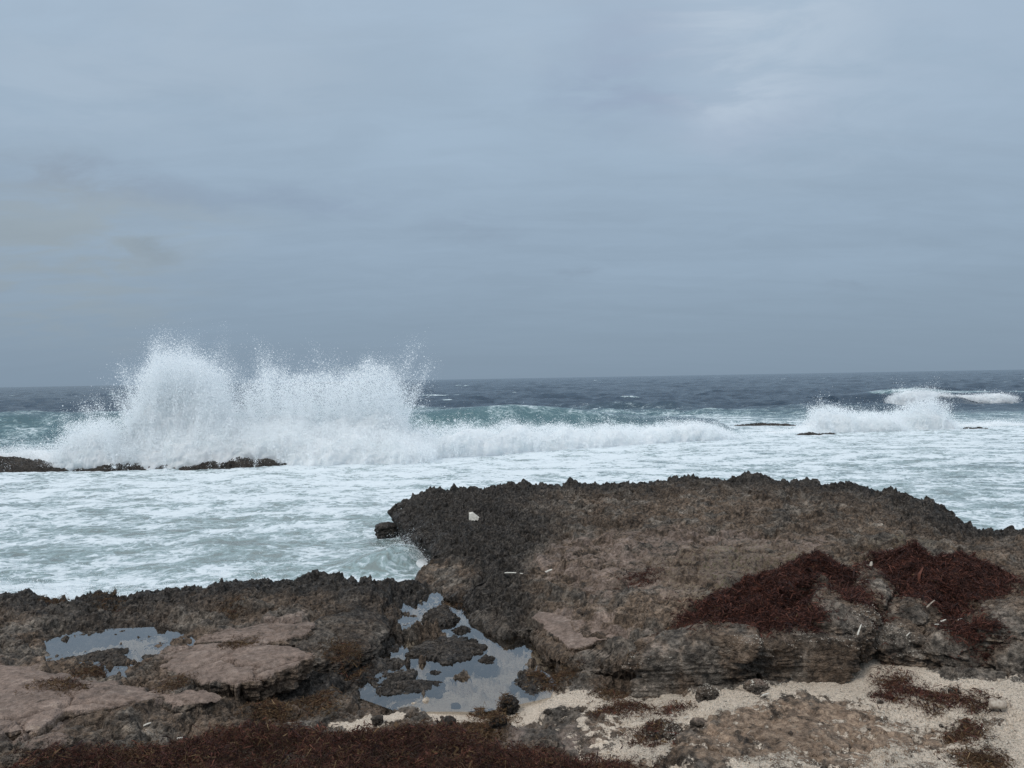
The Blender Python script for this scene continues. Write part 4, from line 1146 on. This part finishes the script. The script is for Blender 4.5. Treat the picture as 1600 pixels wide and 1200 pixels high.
rg = np.random.default_rng(77)
u = rg.uniform(840, 1640, 60000); v = rg.uniform(1030, 1230, 60000)
d_ = cF + ((u - 800) / FPX)[:, None] * cR - ((v - 600) / FPX)[:, None] * cU
t = (.58 - CZ) / d_[:, 2]
gx, gy = d_[:, 0] * t, d_[:, 1] * t
so = bpy.data.objects['sand']
sv = np.empty(len(so.data.vertices) * 3, np.float32); so.data.vertices.foreach_get('co', sv); sv = sv.reshape(-1, 3)
occ = np.zeros(HM.shape, bool)
ii = np.clip(((sv[:, 1] - HM_Y0) / HM_C).astype(int), 0, HM.shape[0] - 1); jj = np.clip(((sv[:, 0] - HM_X0) / HM_C).astype(int), 0, HM.shape[1] - 1)
occ[ii, jj] = True
k = occ[np.clip(((gy - HM_Y0) / HM_C).astype(int), 0, HM.shape[0] - 1), np.clip(((gx - HM_X0) / HM_C).astype(int), 0, HM.shape[1] - 1)]
gx, gy = gx[k], gy[k]
ss = .0022 * rg.lognormal(0, .45, len(gx))
V, T = tets(np.stack([gx, gy, ground(gx, gy) + ss * .2], 1), ss, rg)
tag(mesh_obj('gravel', V, tris=T, mats=[M_GRAIN], smooth=False), 'loose coral grit strewn over the pale sand', 'gravel', kind='stuff')


def bar(name, p0, p1, r, lab, cat, mat, group=None, sq=.6, seed=0, notch=0.0):
    """a broken stick or splinter: tapered, slightly bent, uneven"""
    a, b = np.array(p0), np.array(p1)
    n, q = 14, 9
    t = np.linspace(0, 1, n)
    ax = (b - a); Ln = np.linalg.norm(ax); ax /= Ln
    s1 = np.cross(ax, [0, 0, 1]); s1 /= np.linalg.norm(s1); s2 = np.cross(s1, ax)
    mid = a + (b - a) * t[:, None] + s2 * (Ln * .03 * np.sin(t * 3.1))[:, None]
    ang = np.linspace(0, 2 * np.pi, q, endpoint=False)
    rr = r * (1 - .35 * t)[:, None] * (1 + .22 * np.sin(ang * 2 + seed)[None] + .18 * perlin2(t[:, None] * 6 + seed, ang[None] * 1.3)) * np.where((t == 0) | (t == 1), .3, 1)[:, None]
    V = mid[:, None] + rr[..., None] * (np.cos(ang)[None, :, None] * s1 + sq * np.sin(ang)[None, :, None] * s2)
    V = V.reshape(-1, 3)
    V = np.r_[V, [mid[0]], [mid[-1]]]
    tr = [((i + 1) % q, i, n * q) for i in range(q)] + [((n - 1) * q + i, (n - 1) * q + (i + 1) % q, n * q + 1) for i in range(q)]
    o = mesh_obj(name, V - a, grid_quads(n, q, True), tr, mats=[mat])
    o.location = a
    return tag(o, lab, cat, group)


def onto(u, v, lift=.012, z0=.7):
    z = z0
    for _ in range(6):
        p = at(u, v, z); z = .5 * z + .5 * float(ground(p[0], p[1]))
    p = at(u, v, z)
    return np.array([p[0], p[1], float(ground(p[0], p[1])) + lift])


bar('driftwood', onto(1545, 1108, .03), onto(1573, 1109, .035), .034, 'stubby pale driftwood lump on the sand at the right', 'driftwood', M_WOOD, sq=.8, seed=3)
bar('stick', onto(1448, 968, .03, .85), onto(1461, 951, .06, .9), .008, 'thin pale stick leaning on the rocks right of the ledge gap', 'stick', M_WOOD)
bar('driftwood', onto(788, 899, .015, .66), onto(818, 895, .02, .67), .018, 'flat pale splinter of wood lying on the dark headland slope', 'driftwood', M_SHELL, sq=.35)
bar('plastic_scrap', onto(1361, 895, .05, .95), onto(1362, 886, .06, .95), .012, 'upright whitish scrap stuck in the left edge of the right seaweed bank', 'debris', M_WOOD)
GCO = 'white coral and shell bits'
for u, v, w, z0, lab in [(1343, 980, 7, .75, 'white bit lying in the dark gap at the end of the ledge'), (1361, 981, 5, .75, 'smaller white bit right of the one in the ledge gap'), (1419, 992, 6, .8, 'white speck on the dark grey rounded block'), (1474, 974, 9, .88, 'longest white shell piece on the pitted block'), (1464, 980, 7, .88, 'small white bit left of the longest shell piece'),
                         (1500, 972, 7, .88, 'white sliver right of the longest shell piece'), (230, 1136, 12, .55, 'white shell splinter on the dark rock at lower left'), (282, 1157, 11, .55, 'white sliver beside the front seaweed bank'), (1072, 1125, 7, .56, 'white crumb left of the brownish stone'), (857, 897, 12, .68, 'pale flat chip right of the wooden splinter on the headland'), (688, 1160, 8, .55, 'white chip in the front seaweed bank'), (1196, 1090, 12, .58, 'yellowish coral crumb on ochre rock before the ledge')]:
    a = onto(u - w / 2, v, .012, z0); b = onto(u + w / 2, v - w * .25, .016, z0)
    bar('coral_fragment', a, b, w / 2 * .36 * a[1] / FPX, lab, 'coral fragment', M_SHELL, GCO, .6, seed=u * .1)


def chunk():
    """white forked piece of bleached coral on the dark tip of the headland"""
    p = onto(740, 812, .0, .66)
    s = .78 * p[1] / FPX
    # outline in the upright plane, extruded
    out = [(-9, -2), (-9, 11), (-2, 12), (6, 6), (11, 2), (10, -3), (5, -1), (2, -5), (0, -13), (-3, -7), (-6, -6)]
    n = len(out)
    V = []
    for dy, k in ((-.035, .92), (0, 1.05), (.035, .92)):
        for a, b in out:
            V.append((a * s * k, dy * 1.2 + b * s * .35, (b + 6) * s * k))
    V = np.array(V)
    V[:, 2] -= V[:, 2].min() + .02
    qs = [(r * n + i, r * n + (i + 1) % n, (r + 1) * n + (i + 1) % n, (r + 1) * n + i) for r in (0, 1) for i in range(n)]
    c0, c1 = V[:n].mean(0), V[2 * n:].mean(0)
    V = np.r_[V, [c0], [c1]]
    tr = [((i + 1) % n, i, 3 * n) for i in range(n)] + [(2 * n + i, 2 * n + (i + 1) % n, 3 * n + 1) for i in range(n)]
    o = mesh_obj('coral_chunk', V, qs, tr, mats=[M_SHELL], smooth=False)
    o.location = p
    tag(o, 'white forked chunk on the dark left tip of the headland', 'coral chunk')


chunk()


# ------------------------------------------------------------------ breaking waves and spray
def spray_points(prof, dep, zb, thick, n, rg, tail=.18, seed=0, bias=1.6, hole=.15, lean=0.0):
    """droplets thrown up along a front: prof lists (u, v) of the spray's upper outline in the photograph, dep the distance of the front.
    Half of them ride in separate jets that fan out and break up towards their tips, the rest fill the mist between."""
    P = np.array([[*atd(u, v, d)] for (u, v), d in zip(prof, dep)])
    xs = P[:, 0]
    x0, x1 = xs.min(), xs.max()

    def topz(x):
        return np.clip(np.interp(x, xs, P[:, 2]) - zb, .05, None)
    # mist
    k = int(n * 1.8)
    x = rg.uniform(x0, x1, k)
    top = topz(x) * (.9 + .16 * perlin2(x * 2.0 + seed, x * 0 + seed) + .10 * perlin2(x * 6 + seed, x * 0 + 2.0))
    yc = np.interp(x, xs, P[:, 1])
    f = rg.random(k) ** bias
    t_ = rg.random(k) < tail
    f = np.where(t_, f + np.abs(rg.normal(0, .07, k)), f)
    z = zb + f * top
    y = yc + thick * rg.normal(size=k) * (.35 + .3 * np.minimum(f, 1)) + lean * f * top
    x = x + rg.normal(size=k) * (.03 + .08 * f)
    nn = fbm3(x, y, z * .8, .9, 4, .55, seed) + .7 * fbm3(x, y, z, 3.5, 3, .6, seed + 2, ridged=True) * f
    p = sstep(-.5 + hole, .12 + hole, nn + .9 * (.70 - f)) ** 1.3
    idx = np.flatnonzero(rg.random(k) < p)[:int(n * .55)]
    A, fa = np.stack([x, y, z], 1)[idx], f[idx]
    # jets
    nj = max(24, int((x1 - x0) * 46))
    jx = rg.uniform(x0, x1, nj)
    jt = topz(jx) * np.clip(rg.normal(.80, .22, nj), .25, 1.22)
    jy = np.interp(jx, xs, P[:, 1]) + thick * .55 * rg.normal(size=nj)
    xm = .5 * (x0 + x1)
    fan = .16 * (jx - xm) / (x1 - x0) * 2 + rg.normal(0, .16, nj)
    wj = rg.lognormal(0, .7, nj) * jt; wj /= wj.sum()
    m2 = n - len(idx)
    j = rg.choice(nj, m2, p=wj)
    t = 1 - rg.random(m2) ** .85 * 1.0
    knot = np.floor(rg.random(m2) * 7) / 7 + .05 * rg.normal(size=m2)          # the jet breaks up into knots
    t = np.where(rg.random(m2) < .35, np.clip(knot, 0, 1.1), t)
    spread = (.03 + .16 * t ** 1.6) * rg.normal(0, 1, (3, m2)) * np.where(rg.random(m2) < .2, 1.9, .75)
    h = jt[j]
    Z2 = zb + h * (1.35 * t - .35 * t * t) + spread[2] * .8
    X2 = jx[j] + fan[j] * h * t + spread[0]
    Y2 = jy[j] + spread[1]
    return np.r_[A, np.stack([X2, Y2, Z2], 1)], np.r_[fa, t]


def foam_body(name, prof, dep, zb, thick, frac, seed, parent, nu=260, nv=90, lump=.35):
    """the solid churned heart of a breaker: a ridge with a lumpy, cauliflower surface"""
    P = np.array([[*atd(u, v, d)] for (u, v), d in zip(prof, dep)])
    x = np.linspace(P[0, 0], P[-1, 0], nu)
    h = np.clip((np.interp(x, P[:, 0], P[:, 2]) - zb) * frac, .05, None)
    e = np.linspace(0, 1, nu); endf = sstep(0, .06, e) * sstep(1, .94, e)
    h *= .15 + .85 * endf
    yc = np.interp(x, P[:, 0], P[:, 1])
    a = np.linspace(-.15 * np.pi, 1.15 * np.pi, nv)
    X = np.repeat(x[None], nv, 0)
    cz = np.sin(a)[:, None]; cy = -np.cos(a)[:, None]
    hh = np.where(cz > 0, h[None], h[None] * .6)
    Y = yc[None] + cy * thick * (.35 + .65 * endf)[None]
    Z = zb + cz * hh
    n = fbm3(X, Y, Z, 1.0, 4, .5, seed) + .35 * fbm3(X, Y, Z, 3.5, 3, .55, seed + 4)
    d = lump * n * (.3 + .7 * endf)[None] * np.minimum(1, hh / .8)
    Y = Y + cy * d; Z = Z + cz * d
    X = X + .3 * lump * fbm3(X, Y, Z, 2.0, 3, .55, seed + 7)
    V = np.stack([X, Y, Z], -1).reshape(-1, 3)
    o = mesh_obj(name, V, grid_quads(nv, nu), mats=[M_FOAM], parent=parent)
    return o


def splash(name, label, cat, prof, dep, zb, thick, n, size, seed, frac=.5, lump=.35, group=None, **kw):
    rg = np.random.default_rng(seed)
    root = foam_body(name, prof, dep, zb, thick * .8, frac, seed, None, lump=lump)
    tag(root, label, cat, group)
    c, f = spray_points(prof, dep, zb, thick, n, rg, seed=seed, **kw)
    s = size * np.where(rg.random(len(c)) < .80, .50, 1.1) * rg.lognormal(-.2, .45, len(c)) * (1.1 - .35 * np.clip(f, 0, 1))
    V, T = tets(c, s, rg)
    o = mesh_obj('spray', V, tris=T, mats=[M_SPRAY], smooth=False, parent=root)
    o['kind'] = 'stuff'
    return root


GBW = 'breaking waves along the reef'
D = 25.0
splash('wave_splash', 'tallest white splash bursting above the left reef', 'splash', [(206, 695), (214, 625), (226, 578), (243, 548), (268, 538), (298, 541), (326, 550), (344, 580), (354, 622), (362, 685)], [D] * 10, .1, .8, 620000, .0135, 1, .60, .55, GBW, bias=.7, hole=-.10)
splash('wave_splash', 'thin mist of drops rising behind the tallest splash', 'splash', [(322, 640), (326, 565), (336, 535), (348, 526), (360, 536), (368, 565), (372, 640)], [D + 1.2] * 7, .1, .5, 26000, .0085, 2, .3, .3, GBW, bias=.9, hole=.15)
splash('wave_splash', 'broad white splash right of the tallest one, with drops flung right', 'splash', [(362, 690), (374, 640), (388, 600), (408, 572), (430, 558), (452, 572), (478, 566), (508, 580), (540, 568), (570, 558), (596, 552), (613, 566), (626, 602), (638, 665)], [D + .6] * 14, .1, .8, 560000, .0125, 3, .42, .55, GBW, bias=.8, hole=.06)
splash('wave_splash', 'fine scattered drops at the right end of the broad splash', 'splash', [(560, 660), (585, 570), (600, 552), (620, 560), (645, 575), (655, 574), (660, 620), (664, 665)], [D + .9] * 8, .1, .9, 30000, .0085, 4, .25, .3, GBW, bias=.85, hole=.22)
splash('wave_splash', 'low rounded burst of foam farthest left on the reef', 'splash', [(92, 715), (105, 675), (120, 655), (150, 648), (175, 652), (198, 672), (215, 690), (235, 715)], [D - .5] * 8, .0, .7, 200000, .0125, 5, .62, .4, GBW, bias=.8, hole=-.1)
splash('breaking_wave', 'whitewater wall at the foot of the two tall splashes', 'breaking wave', [(195, 700), (240, 668), (320, 655), (400, 650), (480, 652), (560, 660), (620, 668), (680, 690)], [D - .4] * 8, -.2, 1.0, 450000, .012, 6, .66, .5, GBW, bias=.75, hole=-.25)
splash('breaking_wave', 'long rolling whitewater in front of the turquoise swell', 'breaking wave', [(590, 700), (625, 666), (680, 660), (700, 667), (725, 655), (760, 664), (800, 651), (840, 663), (880, 657), (915, 666), (950, 658), (1000, 666), (1050, 656), (1090, 654), (1130, 668), (1150, 684)], [D + .2, D + .4, 26, 26.2, 26.5, 27, 27.6, 28.1, 28.5, 28.9, 29.4, 30, 30.7, 31.3, 32, 32.5], -.2, 1.0, 480000, .013, 7, .70, .45, GBW, bias=.75, hole=-.2)
splash('wave_splash', 'pointed white splash thrown up to the left on the right reef', 'splash', [(1235, 678), (1262, 660), (1276, 630), (1288, 626), (1310, 634), (1335, 642), (1360, 640), (1385, 640), (1400, 652), (1415, 675)], [34.5] * 10, -.1, .7, 130000, .0165, 8, .65, .3, GBW, bias=.85, hole=.0)
splash('wave_splash', 'upright white splash with a mist of drops, at the right end of the reef', 'splash', [(1375, 675), (1395, 645), (1415, 632), (1430, 616), (1442, 600), (1455, 612), (1470, 630), (1485, 660), (1500, 678)], [35.0] * 9, -.1, .7, 110000, .0165, 9, .5, .3, GBW, bias=1.0, hole=.05)
splash('breaking_wave', 'low whitewater running along the right reef', 'breaking wave', [(1150, 680), (1200, 674), (1260, 670), (1320, 664), (1380, 662), (1440, 662), (1500, 662), (1560, 658), (1620, 662), (1700, 667)], [33.5, 34, 34.3, 34.6, 35, 35.4, 35.8, 36, 36.4, 37], -.2, .8, 220000, .015, 10, .78, .25, GBW, bias=.8, hole=-.15)
splash('breaking_wave', 'far white crest breaking beyond the right reef', 'breaking wave', [(1388, 624), (1400, 612), (1420, 608), (1445, 606), (1470, 613), (1500, 616), (1530, 615), (1560, 613), (1585, 618)], [64] * 9, -.3, .8, 120000, .026, 11, .85, .3, GBW, bias=.8, hole=-.2)
splash('breaking_wave', 'foamy left end of the surf beside the low burst', 'breaking wave', [(-120, 702), (-40, 698), (20, 694), (60, 694), (100, 698), (130, 712)], [26, 26, 26, 26, 25.6, 25.2], -.2, .9, 110000, .012, 12, .72, .3, GBW, bias=.8, hole=-.05)
# surge tossed against the near rim and in the cove
GN = 'small splashes against the near rocks'
splash('wave_splash', 'lacy splash along the near rim on the left', 'splash', [(-80, 930), (0, 914), (30, 912), (62, 900), (72, 888), (82, 910), (140, 914), (200, 908), (240, 910), (290, 916), (340, 900), (400, 893), (440, 902)], [8.4] * 13, .02, .28, 60000, .0048, 13, .2, .06, GN, bias=1.1, hole=.05)
splash('wave_splash', 'white wash at the foot of the headland tip in the cove', 'splash', [(600, 850), (618, 838), (640, 828), (658, 834), (672, 850), (684, 872)], [11.2, 11.2, 11.1, 10.9, 10.7, 10.4], .0, .25, 11000, .0050, 14, .15, .06, GN, bias=1.1, hole=.05)
print('script done')
